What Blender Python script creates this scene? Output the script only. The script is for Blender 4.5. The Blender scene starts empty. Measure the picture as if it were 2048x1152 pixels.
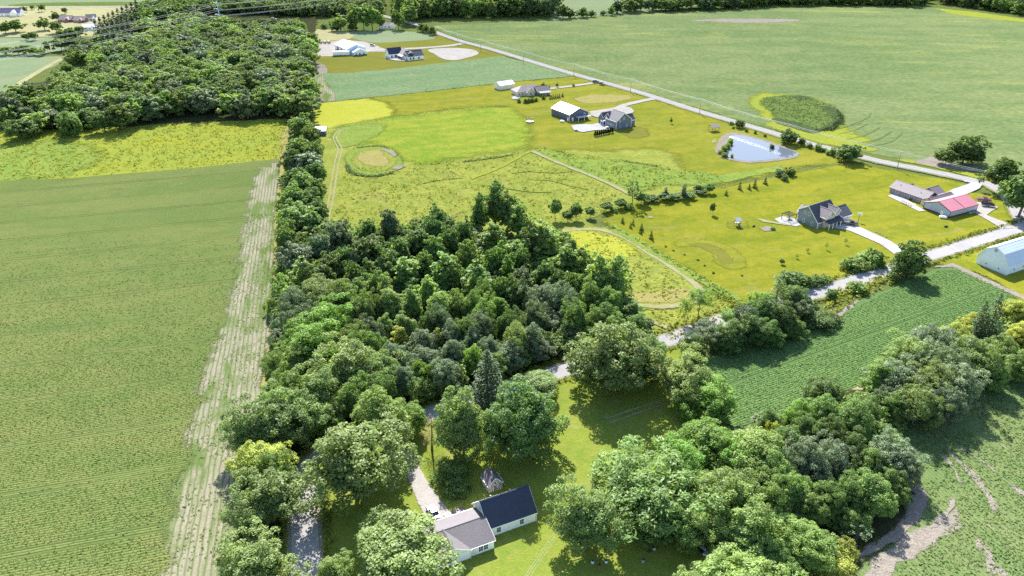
import bpy, bmesh, math, random
import numpy as np
import mathutils, mathutils.geometry
from mathutils import Vector, Matrix, noise as mnoise

scene = bpy.context.scene
COL = scene.collection
random.seed(7)
rng = np.random.default_rng(11)
R = math.radians

# ------------------------------------------------------------------ camera
FPX, PITCH, CAMH = 1568.0, R(27.2), 120.0          # focal length in pixels of a 2048 wide frame
cam = bpy.data.cameras.new('drone_camera')
cam.sensor_width = 36.0
cam.lens = FPX / 2048.0 * 36.0
cam.clip_start, cam.clip_end = 1.0, 20000.0
camo = bpy.data.objects.new('drone_camera', cam)
camo.location = (0, 0, CAMH)
camo.rotation_euler = (math.pi / 2 - PITCH, 0, 0)
COL.objects.link(camo)
scene.camera = camo

# ------------------------------------------------------------------ daylight
SUN_EL, SUN_AZ = 41.0, -7.0                         # azimuth from +Y, positive to +X
world = bpy.data.worlds.new('World')
scene.world = world
world.use_nodes = True
wn = world.node_tree
bg = wn.nodes['Background']
sky = wn.nodes.new('ShaderNodeTexSky')
sky.sky_type = 'NISHITA'
sky.sun_disc = False
sky.sun_elevation = R(SUN_EL)
sky.sun_rotation = R(SUN_AZ)
sky.altitude = 250
sky.dust_density = 1.0
wn.links.new(sky.outputs[0], bg.inputs[0])
bg.inputs[1].default_value = 0.092
sun = bpy.data.lights.new('sun', 'SUN')
sun.energy = 5.0
sun.angle = R(0.55)
sun.color = (1.0, 0.965, 0.90)
suno = bpy.data.objects.new('sun', sun)
sd = Vector((math.sin(R(SUN_AZ)) * math.cos(R(SUN_EL)), math.cos(R(SUN_AZ)) * math.cos(R(SUN_EL)), math.sin(R(SUN_EL))))
suno.rotation_euler = (-sd).to_track_quat('-Z', 'Y').to_euler()
COL.objects.link(suno)
scene.view_settings.view_transform = 'Standard'
scene.view_settings.look = 'None'
scene.view_settings.gamma = 1.0
scene.view_settings.use_curve_mapping = False
scene.view_settings.exposure = 1.88
scene.cycles.use_denoising = False
scene.cycles.max_bounces = 6
scene.cycles.diffuse_bounces = 3
scene.cycles.transmission_bounces = 4
scene.cycles.glossy_bounces = 2
scene.cycles.volume_bounces = 0

# ------------------------------------------------------------------ survey helpers: photo pixel -> place on the ground
SP, CP = math.sin(PITCH), math.cos(PITCH)
def G(u, v, z=0.0):
    a, b = (u - 1024) / FPX, (576 - v) / FPX
    dy, dz = CP + b * SP, -SP + b * CP
    t = (z - CAMH) / dz
    return Vector((a * t, dy * t, z))
def P(x, y, z):
    z -= CAMH
    Z = y * CP - z * SP
    Y = y * SP + z * CP
    return 1024 + FPX * x / Z, 576 - FPX * Y / Z, FPX / Z
def above(v, y):                                    # height of a point over ground distance y seen at row v
    lo, hi = 0.0, 60.0
    for _ in range(40):
        m = (lo + hi) / 2
        if P(0, y, m)[1] > v: lo = m
        else: hi = m
    return lo

# ------------------------------------------------------------------ object helpers
def link(o, parent=None):
    COL.objects.link(o)
    if parent is not None: o.parent = parent
    return o
def tag(o, label=None, cat=None, group=None, kind=None):
    if label: o['label'] = label
    if cat: o['category'] = cat
    if group: o['group'] = group
    if kind: o['kind'] = kind
    return o
def thing(name, label, cat, loc=(0, 0, 0), rz=0.0, group=None):
    o = bpy.data.objects.new(name, None)
    o.empty_display_size = 0.5
    o.location = loc
    o.rotation_euler = (0, 0, rz)
    link(o)
    return tag(o, label, cat, group)
def mesh_np(name, verts, faces, mat=None, tint=None, smooth=False):
    """verts (n,3) array, faces (m,k) array of one polygon size"""
    me = bpy.data.meshes.new(name)
    verts = np.asarray(verts, dtype=np.float32); faces = np.asarray(faces, dtype=np.int32)
    k = faces.shape[1]; m = len(faces)
    me.vertices.add(len(verts)); me.vertices.foreach_set('co', verts.ravel())
    me.loops.add(m * k); me.loops.foreach_set('vertex_index', faces.ravel())
    me.polygons.add(m)
    me.polygons.foreach_set('loop_start', np.arange(0, m * k, k, dtype=np.int32))
    me.polygons.foreach_set('loop_total', np.full(m, k, dtype=np.int32))
    if smooth: me.polygons.foreach_set('use_smooth', np.ones(m, dtype=bool))
    if tint is not None:
        at = me.attributes.new('tint', 'FLOAT', 'FACE')
        at.data.foreach_set('value', np.asarray(tint, dtype=np.float32))
    me.update(calc_edges=True)
    if mat: me.materials.append(mat)
    return me
class MB:
    """collects boxes, prisms and tubes into one mesh object"""
    def __init__(s): s.v = []; s.f = []
    def face(s, pts):
        i = len(s.v); s.v += [tuple(p) for p in pts]; s.f.append(tuple(range(i, i + len(pts)))); return s
    def box(s, x0, x1, y0, y1, z0, z1, rz=0, c=None):
        p = [(x, y, z) for z in (z0, z1) for x, y in ((x0, y0), (x1, y0), (x1, y1), (x0, y1))]
        if rz:
            cx, cy = c if c else ((x0 + x1) / 2, (y0 + y1) / 2)
            p = [(cx + (x - cx) * math.cos(rz) - (y - cy) * math.sin(rz), cy + (x - cx) * math.sin(rz) + (y - cy) * math.cos(rz), z) for x, y, z in p]
        i = len(s.v); s.v += p
        s.f += [tuple(i + k for k in q) for q in ((3, 2, 1, 0), (4, 5, 6, 7), (0, 1, 5, 4), (1, 2, 6, 5), (2, 3, 7, 6), (3, 0, 4, 7))]
        return s
    def prism(s, poly, a, b, axis='y'):
        """poly of (p,q) pairs swept from a to b along an axis: y -> (x,z), x -> (y,z), z -> (x,y)"""
        def put(p, t):
            return (p[0], t, p[1]) if axis == 'y' else (t, p[0], p[1]) if axis == 'x' else (p[0], p[1], t)
        n = len(poly); i = len(s.v)
        s.v += [put(p, a) for p in poly] + [put(p, b) for p in poly]
        s.f += [tuple(range(i, i + n)), tuple(range(i + 2 * n - 1, i + n - 1, -1))]
        s.f += [(i + k, i + (k + 1) % n, i + n + (k + 1) % n, i + n + k) for k in range(n)]
        return s
    def tube(s, pts, rad, n=6, cap=True):
        pts = [Vector(p) for p in pts]
        if not hasattr(rad, '__len__'): rad = [rad] * len(pts)
        i0 = len(s.v)
        for k, p in enumerate(pts):
            d = (pts[min(k + 1, len(pts) - 1)] - pts[max(k - 1, 0)])
            d = d.normalized() if d.length else Vector((0, 0, 1))
            t = d.cross(Vector((0, 0, 1)) if abs(d.z) < 0.9 else Vector((1, 0, 0))).normalized()
            b = d.cross(t)
            for j in range(n):
                an = 2 * math.pi * j / n
                s.v.append(tuple(p + (t * math.cos(an) + b * math.sin(an)) * rad[k]))
        for k in range(len(pts) - 1):
            for j in range(n):
                a = i0 + k * n + j; c = i0 + k * n + (j + 1) % n
                s.f.append((a, c, c + n, a + n))
        if cap:
            s.f.append(tuple(i0 + j for j in range(n - 1, -1, -1)))
            e = i0 + (len(pts) - 1) * n
            s.f.append(tuple(e + j for j in range(n)))
        return s
    def mesh(s, name, mat, smooth=False):
        me = bpy.data.meshes.new(name)
        me.from_pydata(s.v, [], s.f)
        bm = bmesh.new(); bm.from_mesh(me)
        bmesh.ops.recalc_face_normals(bm, faces=bm.faces)
        bm.to_mesh(me); bm.free()
        if smooth: me.polygons.foreach_set('use_smooth', np.ones(len(me.polygons), dtype=bool))
        if mat: me.materials.append(mat)
        return me
    def build(s, name, mat, parent=None, smooth=False):
        return link(bpy.data.objects.new(name, s.mesh(name, mat, smooth)), parent)

# ------------------------------------------------------------------ materials
class NT:
    def __init__(s, name):
        s.m = bpy.data.materials.new(name); s.m.use_nodes = True
        s.t = s.m.node_tree; s.t.nodes.clear()
        s.out = s.t.nodes.new('ShaderNodeOutputMaterial')
    def n(s, typ, **kw):
        nd = s.t.nodes.new('ShaderNode' + typ)
        for k, v in kw.items():
            if k.startswith('i_'):
                key = k[2:]; key = int(key) if key.isdigit() else key.replace('_', ' ')
                s.set(nd.inputs[key], v)
            else: setattr(nd, k, v)
        return nd
    def set(s, inp, v):
        if isinstance(v, bpy.types.NodeSocket): s.t.links.new(v, inp)
        elif isinstance(v, bpy.types.Node): s.t.links.new(v.outputs[0], inp)
        else:
            if hasattr(v, '__len__') and len(v) == 3 and len(inp.default_value) == 4: v = (*v, 1)
            inp.default_value = v
    def math(s, op, a, b=0.0, c=None, clamp=False):
        nd = s.n('Math', operation=op, use_clamp=clamp); s.set(nd.inputs[0], a); s.set(nd.inputs[1], b)
        if c is not None: s.set(nd.inputs[2], c)
        return nd.outputs[0]
    def mix(s, f, a, b, mode='MIX'):
        nd = s.n('Mix', data_type='RGBA', blend_type=mode)
        s.set(nd.inputs[0], f); s.set(nd.inputs[6], a); s.set(nd.inputs[7], b)
        return nd.outputs[2]
    def noise(s, vec, scale, detail=3, rough=0.55, dist=0.0):
        nd = s.n('TexNoise'); s.set(nd.inputs['Vector'], vec)
        nd.inputs['Scale'].default_value = scale; nd.inputs['Detail'].default_value = detail
        nd.inputs['Roughness'].default_value = rough; nd.inputs['Distortion'].default_value = dist
        return nd.outputs[0]
    def ramp(s, f, lo, hi):
        nd = s.n('MapRange', clamp=True); s.set(nd.inputs[0], f)
        nd.inputs[1].default_value = lo; nd.inputs[2].default_value = hi
        return nd.outputs[0]
    def surf(s, sh): s.t.links.new(sh.outputs[0] if isinstance(sh, bpy.types.Node) else sh, s.out.inputs[0]); return s.m

MATS = {}
def flat_mat(name, col, rough=0.7, metal=0.0, var=0.12, scale=1.5, bump=0.0, spec=0.5, stripes=None, stretch=None):
    """plain procedural material: colour, faint mottling, optional ribs (axis, pitch, depth)"""
    if name in MATS: return MATS[name]
    q = NT(name)
    co = q.n('TexCoord').outputs['Object']
    if stretch:
        mp = q.n('Mapping'); q.set(mp.inputs[0], co); mp.inputs['Scale'].default_value = stretch; cs = mp.outputs[0]
    else: cs = co
    n1 = q.noise(cs, scale, 4)
    n2 = q.noise(cs, scale * 0.13, 2)
    f = q.math('ADD', q.math('MULTIPLY', n1, 0.6), q.math('MULTIPLY', n2, 0.4))
    dark = tuple(c * (1 - var * 1.6) for c in col); lite = tuple(min(1, c * (1 + var * 1.6)) for c in col)
    c = q.mix(q.ramp(f, 0.3, 0.7), dark, lite)
    b = q.n('BsdfPrincipled'); q.set(b.inputs['Base Color'], c)
    b.inputs['Roughness'].default_value = rough; b.inputs['Metallic'].default_value = metal
    b.inputs['Specular IOR Level'].default_value = spec
    if bump or stripes:
        h = n1
        if stripes:
            ax, pitch, dep = stripes
            sp = q.n('SeparateXYZ'); q.set(sp.inputs[0], co)
            w = q.math('FRACT', q.math('DIVIDE', sp.outputs[ax], pitch))
            w = q.math('ABSOLUTE', q.math('SUBTRACT', w, 0.5))
            h = q.math('ADD', q.math('MULTIPLY', q.ramp(w, 0.36, 0.47), dep), q.math('MULTIPLY', n1, bump))
        bp = q.n('Bump'); q.set(bp.inputs['Height'], h); bp.inputs['Distance'].default_value = 0.05
        bp.inputs['Strength'].default_value = 0.6
        q.set(b.inputs['Normal'], bp.outputs[0])
    MATS[name] = q.surf(b)
    return MATS[name]

def ground_mat(name, c1, c2, c3, patch=35.0, mid=5.0, fine=0.7, speck=0.35, rows=None, soil=None, tram=None, bump=0.6,
               blotch=None, rough=0.95, detail_rot=None, trans=0.0, plants=0.0, rowmod=None, edge=True, efine=None):
    """vegetation or soil: c1..c2 in big patches, c3 in middle sized tufts, fine relief.
    rows=(angle, spacing, amount) crop rows showing the soil colour; tram=(angle, spacing, width) wheel tracks; blotch=(colour, size, lo, hi)"""
    if name in MATS: return MATS[name]
    if trans:
        ground_mat(name + '_plants', c1, c2, c3, patch, mid, fine, speck, rows=None, soil=None, tram=None, blotch=blotch, detail_rot=detail_rot, plants=trans + .1)
    q = NT(name)
    co = q.n('TexCoord').outputs['Object']
    if detail_rot is not None:
        mp = q.n('Mapping'); q.set(mp.inputs[0], co); mp.inputs['Rotation'].default_value = (0, 0, -detail_rot)
        m3 = q.n('Mapping'); q.set(m3.inputs[0], mp.outputs[0]); m3.inputs['Scale'].default_value = (0.4, 1.4, 1)
        cs = m3.outputs[0]
    else: cs = co
    n1 = q.noise(cs, 1 / patch, 4, 0.6); n2 = q.noise(cs, 1 / mid, 4, 0.6); n3 = q.noise(co, 1 / fine, 3, 0.65)
    n4 = q.noise(co, 1 / (patch * .37), 3, .6, .8)
    c = q.mix(q.ramp(q.math('ADD', q.math('MULTIPLY', n1, .6), q.math('MULTIPLY', n4, .4)), 0.42, 0.58), c1, c2)
    c = q.mix(q.math('MULTIPLY', q.ramp(n2, 0.42, 0.72), 0.8), c, c3)
    if blotch:
        bc, bs, lo, hi = blotch
        c = q.mix(q.ramp(q.noise(cs, 1 / bs, 5, 0.65, 0.6), lo, hi), c, bc)
    height = n3
    if rows:
        an, sp, am = rows
        mp = q.n('Mapping'); q.set(mp.inputs[0], co); mp.inputs['Rotation'].default_value = (0, 0, -an)
        xyz = q.n('SeparateXYZ'); q.set(xyz.inputs[0], mp.outputs[0])
        wob = q.math('MULTIPLY', q.math('SUBTRACT', q.noise(co, 0.25, 2), 0.5), sp * 0.7)
        yy = q.math('ADD', xyz.outputs[1], wob)
        w = q.math('ABSOLUTE', q.math('SUBTRACT', q.math('FRACT', q.math('DIVIDE', yy, sp)), 0.5))   # 0 mid row .. .5 gap
        gap = q.ramp(q.math('ADD', w, q.math('MULTIPLY', q.math('SUBTRACT', n3, 0.5), 0.5)), 0.26, 0.5)
        if rowmod:
            m2 = q.n('Mapping'); q.set(m2.inputs[0], mp.outputs[0]); m2.inputs['Scale'].default_value = (rowmod[0], rowmod[1], 1)
            gap = q.math('MULTIPLY', gap, q.ramp(q.noise(m2.outputs[0], 1.0, 4, .6), rowmod[2], rowmod[3]))
        if soil: c = q.mix(q.math('MULTIPLY', gap, am), c, soil)
        height = q.math('SUBTRACT', n3, q.math('MULTIPLY', gap, 0.8))
    if tram:
        an, sp, wd = tram[:3]
        mp = q.n('Mapping'); q.set(mp.inputs[0], co); mp.inputs['Rotation'].default_value = (0, 0, -an)
        xyz = q.n('SeparateXYZ'); q.set(xyz.inputs[0], mp.outputs[0])
        f = q.math('MULTIPLY', q.math('FRACT', q.math('DIVIDE', xyz.outputs[1], sp)), sp)
        t1 = q.math('LESS_THAN', q.math('ABSOLUTE', q.math('SUBTRACT', f, 1.0)), wd)
        t2 = q.math('LESS_THAN', q.math('ABSOLUTE', q.math('SUBTRACT', f, 2.9)), wd)
        tt = q.math('MULTIPLY', q.math('MAXIMUM', t1, t2), q.ramp(q.noise(cs, 0.035, 3), 0.30, 0.48))
        height = q.math('SUBTRACT', height, q.math('MULTIPLY', tt, 1.6))
        c = q.mix(q.math('MULTIPLY', tt, 0.5), c, tram[3] if len(tram) > 3 else (soil if soil else c1))
    val = q.math('ADD', 1 - speck / 2, q.math('MULTIPLY', q.ramp(n3, 0.25, 0.75), speck))
    hs = q.n('HueSaturation'); q.set(hs.inputs['Value'], val); q.set(hs.inputs['Color'], c)
    bp = q.n('Bump'); q.set(bp.inputs['Height'], height); bp.inputs['Distance'].default_value = 0.5
    bp.inputs['Strength'].default_value = bump
    d = q.n('BsdfDiffuse'); q.set(d.inputs[0], hs.outputs[0]); d.inputs['Roughness'].default_value = 0.6
    q.set(d.inputs['Normal'], bp.outputs[0])
    if plants:                                        # the same cover as standing leaves: light shines through
        d2 = q.n('BsdfDiffuse'); q.set(d2.inputs[0], hs.outputs[0])
        tr = q.n('BsdfTranslucent'); q.set(tr.inputs[0], hs.outputs[0])
        mx = q.n('MixShader'); mx.inputs[0].default_value = plants; q.set(mx.inputs[1], d2); q.set(mx.inputs[2], tr)
        MATS[name] = q.surf(mx); return MATS[name]
    sh = d
    if edge:
        ed = q.n('Attribute', attribute_name='edge').outputs['Fac']
        en = q.math('ADD', q.math('MULTIPLY', q.noise(co, 1 / (efine or .9), 4, .7), .5), q.math('MULTIPLY', q.noise(co, .09, 4, .6), .5))
        mk = q.ramp(q.math('ADD', ed, q.math('MULTIPLY', q.math('SUBTRACT', en, .5), 2.1)), .34, .66)
        tp = q.n('BsdfTransparent'); mx = q.n('MixShader'); q.set(mx.inputs[0], mk); q.set(mx.inputs[1], tp); q.set(mx.inputs[2], sh); sh = mx
    MATS[name] = q.surf(sh)
    return MATS[name]

def leaf_mat(name, col, tr_col, trans=0.35, gloss=0.011, hue=0.022, val=0.4):
    """leaves: diffuse + light shining through; tint is the leaf's own shade, each tree varies a little"""
    if name in MATS: return MATS[name]
    q = NT(name)
    at = q.n('Attribute', attribute_name='tint')
    oi = q.n('ObjectInfo').outputs['Random']
    v = q.math('MULTIPLY', q.math('ADD', 0.72, q.math('MULTIPLY', at.outputs['Fac'], 0.56)),
               q.math('ADD', 1 - val / 2, q.math('MULTIPLY', oi, val)))
    def shade(c):
        hs = q.n('HueSaturation'); q.set(hs.inputs['Color'], c)
        q.set(hs.inputs['Hue'], q.math('ADD', 0.5 - hue / 2, q.math('MULTIPLY', q.math('FRACT', q.math('MULTIPLY', oi, 7.31)), hue)))
        q.set(hs.inputs['Value'], v); return hs.outputs[0]
    d = q.n('BsdfDiffuse'); q.set(d.inputs[0], shade(col))
    t = q.n('BsdfTranslucent'); q.set(t.inputs[0], shade(tr_col))
    mx = q.n('MixShader'); mx.inputs[0].default_value = trans
    q.set(mx.inputs[1], d); q.set(mx.inputs[2], t)
    sh = mx
    if gloss:
        g = q.n('BsdfGlossy'); g.inputs['Roughness'].default_value = 0.5; q.set(g.inputs[0], (1, 1, 1))
        m2 = q.n('MixShader'); m2.inputs[0].default_value = gloss; q.set(m2.inputs[1], mx); q.set(m2.inputs[2], g); sh = m2
    MATS[name] = q.surf(sh)
    return MATS[name]

# ------------------------------------------------------------------ ground patches
def catmull(pts, closed=False, step=3.0):
    n = len(pts); out = []
    rngk = range(n if closed else n - 1)
    for i in rngk:
        p0 = pts[(i - 1) % n] if closed or i > 0 else pts[0]
        p1 = pts[i]; p2 = pts[(i + 1) % n]
        p3 = pts[(i + 2) % n] if closed or i + 2 < n else pts[-1]
        m = max(1, int((p2 - p1).length / step))
        for k in range(m):
            t = k / m
            out.append(0.5 * ((2 * p1) + (p2 - p0) * t + (2 * p0 - 5 * p1 + 4 * p2 - p3) * t * t + (3 * p1 - p0 - 3 * p2 + p3) * t ** 3))
    if not closed: out.append(pts[-1])
    return out
LV = 0.05
SEQ = [0]
def zlev(level):
    SEQ[0] += 1
    return level * LV + (SEQ[0] % 11) * 0.0042
def add_edge(me, vals):
    at = me.attributes.new('edge', 'FLOAT', 'POINT'); at.data.foreach_set('value', np.asarray(vals, dtype=np.float32))
def patch(name, px, level, mat, smooth=False, jit=0.5, step=3.0, parent=None, kind='structure', world=False, soft=2.2):
    """a sheet of ground cover; its material thins out over the outer `soft` metres so that neighbours mingle"""
    pts = [Vector(p).to_3d() for p in px] if world else [G(*p) for p in px]
    if smooth: pts = catmull(pts, True, step)
    else:
        out = []
        for i, p in enumerate(pts):
            q = pts[(i + 1) % len(pts)]; m = max(1, min(400, int((q - p).length / step)))
            out += [p.lerp(q, k / m) for k in range(m)]
        pts = out
    n = len(pts); res = []; zz = zlev(level)
    area = sum(pts[i - 1].x * pts[i].y - pts[i].x * pts[i - 1].y for i in range(n)) / 2
    per = sum((pts[i] - pts[i - 1]).length for i in range(n))
    sg = 1 if area > 0 else -1
    d = min(soft, .85 * abs(area) / per)
    inn = []
    for i, p in enumerate(pts):
        t = pts[(i + 1) % n] - pts[i - 1]; nr = Vector((-t.y, t.x, 0)) * sg; nr = nr.normalized() if nr.length else nr
        j = mnoise.noise(Vector((p.x * 0.21, p.y * 0.21, level))) * 1.2 + random.uniform(-0.5, 0.5)
        q = p + nr * jit * j - nr * d * .5
        res.append(q); inn.append(q + nr * d)
    ra = np.array([(p.x, p.y) for p in res]); ia = np.array([(p.x, p.y) for p in inn])
    ok = inside(ra, ia[:, 0], ia[:, 1])
    for k in range(n):
        if ok[k] and np.min(np.sum((ra - ia[k]) ** 2, axis=1)) < (d * .55) ** 2: ok[k] = False
    co = [Vector(p) for p in ra] + [Vector(p) for p in ia[ok]]
    r = mathutils.geometry.delaunay_2d_cdt(co, [(k, (k + 1) % n) for k in range(n)], [], 1, 1e-4)
    vs, fs, orig = r[0], r[2], r[3]
    me = bpy.data.meshes.new(name)
    me.from_pydata([(v.x, v.y, zz) for v in vs], [], [tuple(f) for f in fs])
    add_edge(me, [1.0 if (o and min(o) >= n) else 0.0 for o in orig])
    me.materials.append(mat)
    me.update()
    if me.polygons and me.polygons[0].normal.z < 0: me.flip_normals()
    o = link(bpy.data.objects.new(name, me), parent)
    if parent is None: o['kind'] = kind
    return o
def strip(name, px, width, level, mat, jit=0.15, step=2.5, world=False, kind='structure', parent=None, soft=None):
    pts = [Vector(p).to_3d() for p in px] if world else [G(*p[:2]) for p in px]
    pts = catmull(pts, False, step)
    so = soft if soft is not None else width * .3
    vs, fs, ev = [], [], []; zz = zlev(level)
    for i, p in enumerate(pts):
        d = pts[min(i + 1, len(pts) - 1)] - pts[max(i - 1, 0)]
        nr = Vector((-d.y, d.x, 0)).normalized()
        w = [width / 2 + so * .4 + jit * (mnoise.noise(Vector((p.x * .3, p.y * .3, s))) + random.uniform(-.3, .3)) for s in (1, -1)]
        end = 0.0 if (i in (0, len(pts) - 1)) else 1.0
        for off, e in ((w[0], 0), (w[0] - so, end), (-(w[1] - so), end), (-w[1], 0)):
            q = p + nr * off; vs.append((q.x, q.y, zz)); ev.append(e)
    for i in range(len(pts) - 1):
        for k in range(3): fs.append((4 * i + k, 4 * i + k + 1, 4 * i + k + 5, 4 * i + k + 4))
    me = bpy.data.meshes.new(name); me.from_pydata(vs, [], fs); me.materials.append(mat); add_edge(me, ev)
    me.update()
    if me.polygons[0].normal.z < 0: me.flip_normals()
    o = link(bpy.data.objects.new(name, me), parent)
    if parent is None: o['kind'] = kind
    return o
def inside(poly, x, y):
    """vectorised point in polygon; poly of (x,y)"""
    r = np.zeros(len(x), bool); n = len(poly)
    for i in range(n):
        x1, y1 = poly[i][:2]; x2, y2 = poly[(i + 1) % n][:2]
        if y1 == y2: continue
        c = ((y1 > y) != (y2 > y)) & (x < (x2 - x1) * (y - y1) / (y2 - y1) + x1)
        r ^= c
    return r
def gpoly(px): return [tuple(G(*p)[:2]) for p in px]
# ================================================================== THE GROUND
def ang(p, q):
    a, b = G(*p), G(*q); return math.atan2(b.y - a.y, b.x - a.x)
A_ROW = R(15.5); A_HED = R(103); A_RF = ang((1455, 770), (2002, 575)); A_FAR = ang((660, 200), (1150, 152)); A_BIG = ang((1250, 110), (2000, 120))

m_base = ground_mat('field_grass', (.085, .12, .035), (.13, .15, .045), (.10, .13, .04), patch=60, edge=False)
m_soy = ground_mat('soybean_leaves', (.118, .160, .046), (.160, .182, .058), (.130, .174, .054), patch=26, mid=4, fine=.45, speck=.4, trans=.25,
                   rows=(A_ROW, .76, .5), soil=(.075, .10, .038), tram=(A_ROW, 19.5, .34, (.06, .08, .028)), bump=.5, blotch=((.20, .20, .075), 10, .58, .8), detail_rot=A_ROW)
m_head = ground_mat('thin_headland_rows', (.31, .275, .21), (.27, .25, .18), (.22, .215, .13), patch=9, mid=2, fine=.4, speck=.45, bump=.4,
                    rows=(A_HED, 1.25, 1.0), soil=(.12, .16, .05), blotch=((.12, .165, .052), 11, .47, .60), detail_rot=A_HED, rowmod=(.05, .8, .22, .46))
m_soy2 = ground_mat('soybean_leaves_dark', (.095, .165, .055), (.12, .19, .062), (.105, .18, .06), patch=30, mid=4, fine=.45, speck=.35, trans=.25,
                    rows=(A_RF, .76, .35), soil=(.05, .085, .03), tram=(A_RF, 21.0, .40, (.03, .055, .02)), bump=.5, detail_rot=A_RF)
m_soy3 = ground_mat('soybean_leaves_sparse', (.11, .175, .055), (.145, .195, .068), (.14, .19, .07), patch=22, mid=3.5, fine=.5, speck=.35, trans=.25,
                    rows=(A_RF + R(75), .9, .5), soil=(.20, .185, .115), bump=.5, blotch=((.26, .235, .16), 9, .62, .78))
m_far = ground_mat('far_soybean_rows', (.125, .19, .09), (.17, .215, .105), (.15, .205, .095), patch=30, mid=5, fine=2.4, speck=.5, bump=.6, detail_rot=A_FAR)
m_big = ground_mat('wide_soybean_field', (.112, .158, .060), (.168, .198, .082), (.140, .184, .074), patch=60, mid=7, fine=3.2, speck=.55, bump=.7,
                   blotch=((.255, .26, .08), 48, .55, .76), detail_rot=A_BIG)
m_pale = ground_mat('pale_far_field', (.17, .22, .12), (.21, .24, .13), (.19, .23, .12), patch=70, mid=12, fine=2, speck=.2, bump=.3)
m_hay = ground_mat('pale_mown_field', (.30, .27, .13), (.33, .32, .16), (.36, .33, .2), patch=60, mid=12, fine=2, speck=.15, bump=.2)
m_weed = ground_mat('goldenrod_weeds', (.255, .265, .036), (.225, .255, .042), (.18, .225, .042), patch=26, mid=2.6, fine=.8, speck=.5, bump=.7, trans=.3)
m_weed2 = ground_mat('green_weeds', (.16, .225, .045), (.215, .255, .05), (.135, .195, .045), patch=14, mid=2.6, fine=.8, speck=.5, bump=.7, trans=.3)
m_mead = ground_mat('rough_meadow', (.270, .280, .058), (.195, .225, .042), (.150, .19, .04), patch=15, mid=1.8, fine=.9, speck=.6, bump=.9, trans=.3,
                    blotch=((.22, .185, .075), 16, .57, .80))
m_past = ground_mat('green_pasture', (.14, .215, .026), (.255, .265, .042), (.185, .235, .03), patch=15, mid=3, fine=.9, speck=.45, bump=.7, detail_rot=A_ROW)
m_bright = ground_mat('bright_yellow_pasture', (.31, .32, .04), (.34, .33, .055), (.27, .29, .04), patch=22, mid=4, fine=.9, speck=.3, bump=.5, detail_rot=A_ROW)
m_lawn = ground_mat('dry_lawn', (.235, .22, .032), (.150, .175, .022), (.195, .20, .026), patch=17, mid=3.2, fine=.7, speck=.35, bump=.35, detail_rot=A_ROW,
                    blotch=((.25, .205, .085), 10, .56, .78))
m_lawn2 = ground_mat('mown_lawn', (.230, .22, .026), (.140, .168, .018), (.188, .195, .02), patch=15, mid=3, fine=.7, speck=.35, bump=.35, detail_rot=A_ROW,
                     blotch=((.25, .205, .085), 9, .57, .80))
m_yard = ground_mat('yard_lawn', (.195, .235, .036), (.15, .21, .034), (.235, .245, .055), patch=11, mid=2.2, fine=.4, speck=.35, bump=.4,
                    blotch=((.29, .27, .10), 6, .58, .78))  # the yard grass's own green and yellow mottling
m_olive = ground_mat('olive_lawn', (.145, .15, .03), (.175, .17, .034), (.155, .155, .03), patch=24, mid=5, fine=1, speck=.2, bump=.3)
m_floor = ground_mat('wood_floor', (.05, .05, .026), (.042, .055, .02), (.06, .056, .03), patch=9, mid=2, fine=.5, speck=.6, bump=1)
m_wet = ground_mat('wetland_sedge', (.10, .145, .04), (.13, .17, .05), (.085, .13, .04), patch=14, mid=3, fine=1, speck=.5, bump=.8, trans=.3)
m_reed = ground_mat('dark_cattails', (.06, .09, .035), (.08, .11, .045), (.07, .09, .045), patch=8, mid=2, fine=.7, speck=.5, bump=.8, trans=.3)
m_road = ground_mat('chip_seal_road', (.345, .33, .325), (.305, .292, .29), (.365, .35, .34), patch=11, mid=2.2, fine=.35, speck=.2, bump=.12, efine=.35)
m_gravel = ground_mat('pale_gravel', (.37, .34, .31), (.31, .285, .255), (.40, .37, .335), patch=7, mid=1.6, fine=.35, speck=.35, bump=.3)
m_conc = ground_mat('concrete', (.40, .39, .375), (.345, .335, .33), (.42, .41, .40), patch=6, mid=1.5, fine=.3, speck=.12, bump=.05, efine=.2)
m_dirt = ground_mat('pale_dry_soil', (.255, .22, .185), (.21, .185, .15), (.29, .255, .215), patch=7, mid=1.6, fine=.4, speck=.5, bump=.6)
m_track = ground_mat('mown_straw_track', (.31, .285, .18), (.27, .26, .13), (.24, .24, .09), patch=6, mid=1.5, fine=.5, speck=.35, bump=.4)
m_straw = ground_mat('tan_grass_strip', (.30, .26, .095), (.265, .235, .09), (.235, .225, .06), patch=6, mid=1.4, fine=.5, speck=.4, bump=.7)
m_verge = ground_mat('verge_weeds', (.15, .19, .03), (.22, .22, .04), (.10, .15, .03), patch=7, mid=1.8, fine=.6, speck=.55, bump=1.1)

# one sheet to the horizon
g = MB(); g.face([(-9000, -500, 0), (9000, -500, 0), (9000, 16000, 0), (-9000, 16000, 0)])
tag(g.build('ground', m_base), kind='structure')

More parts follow.
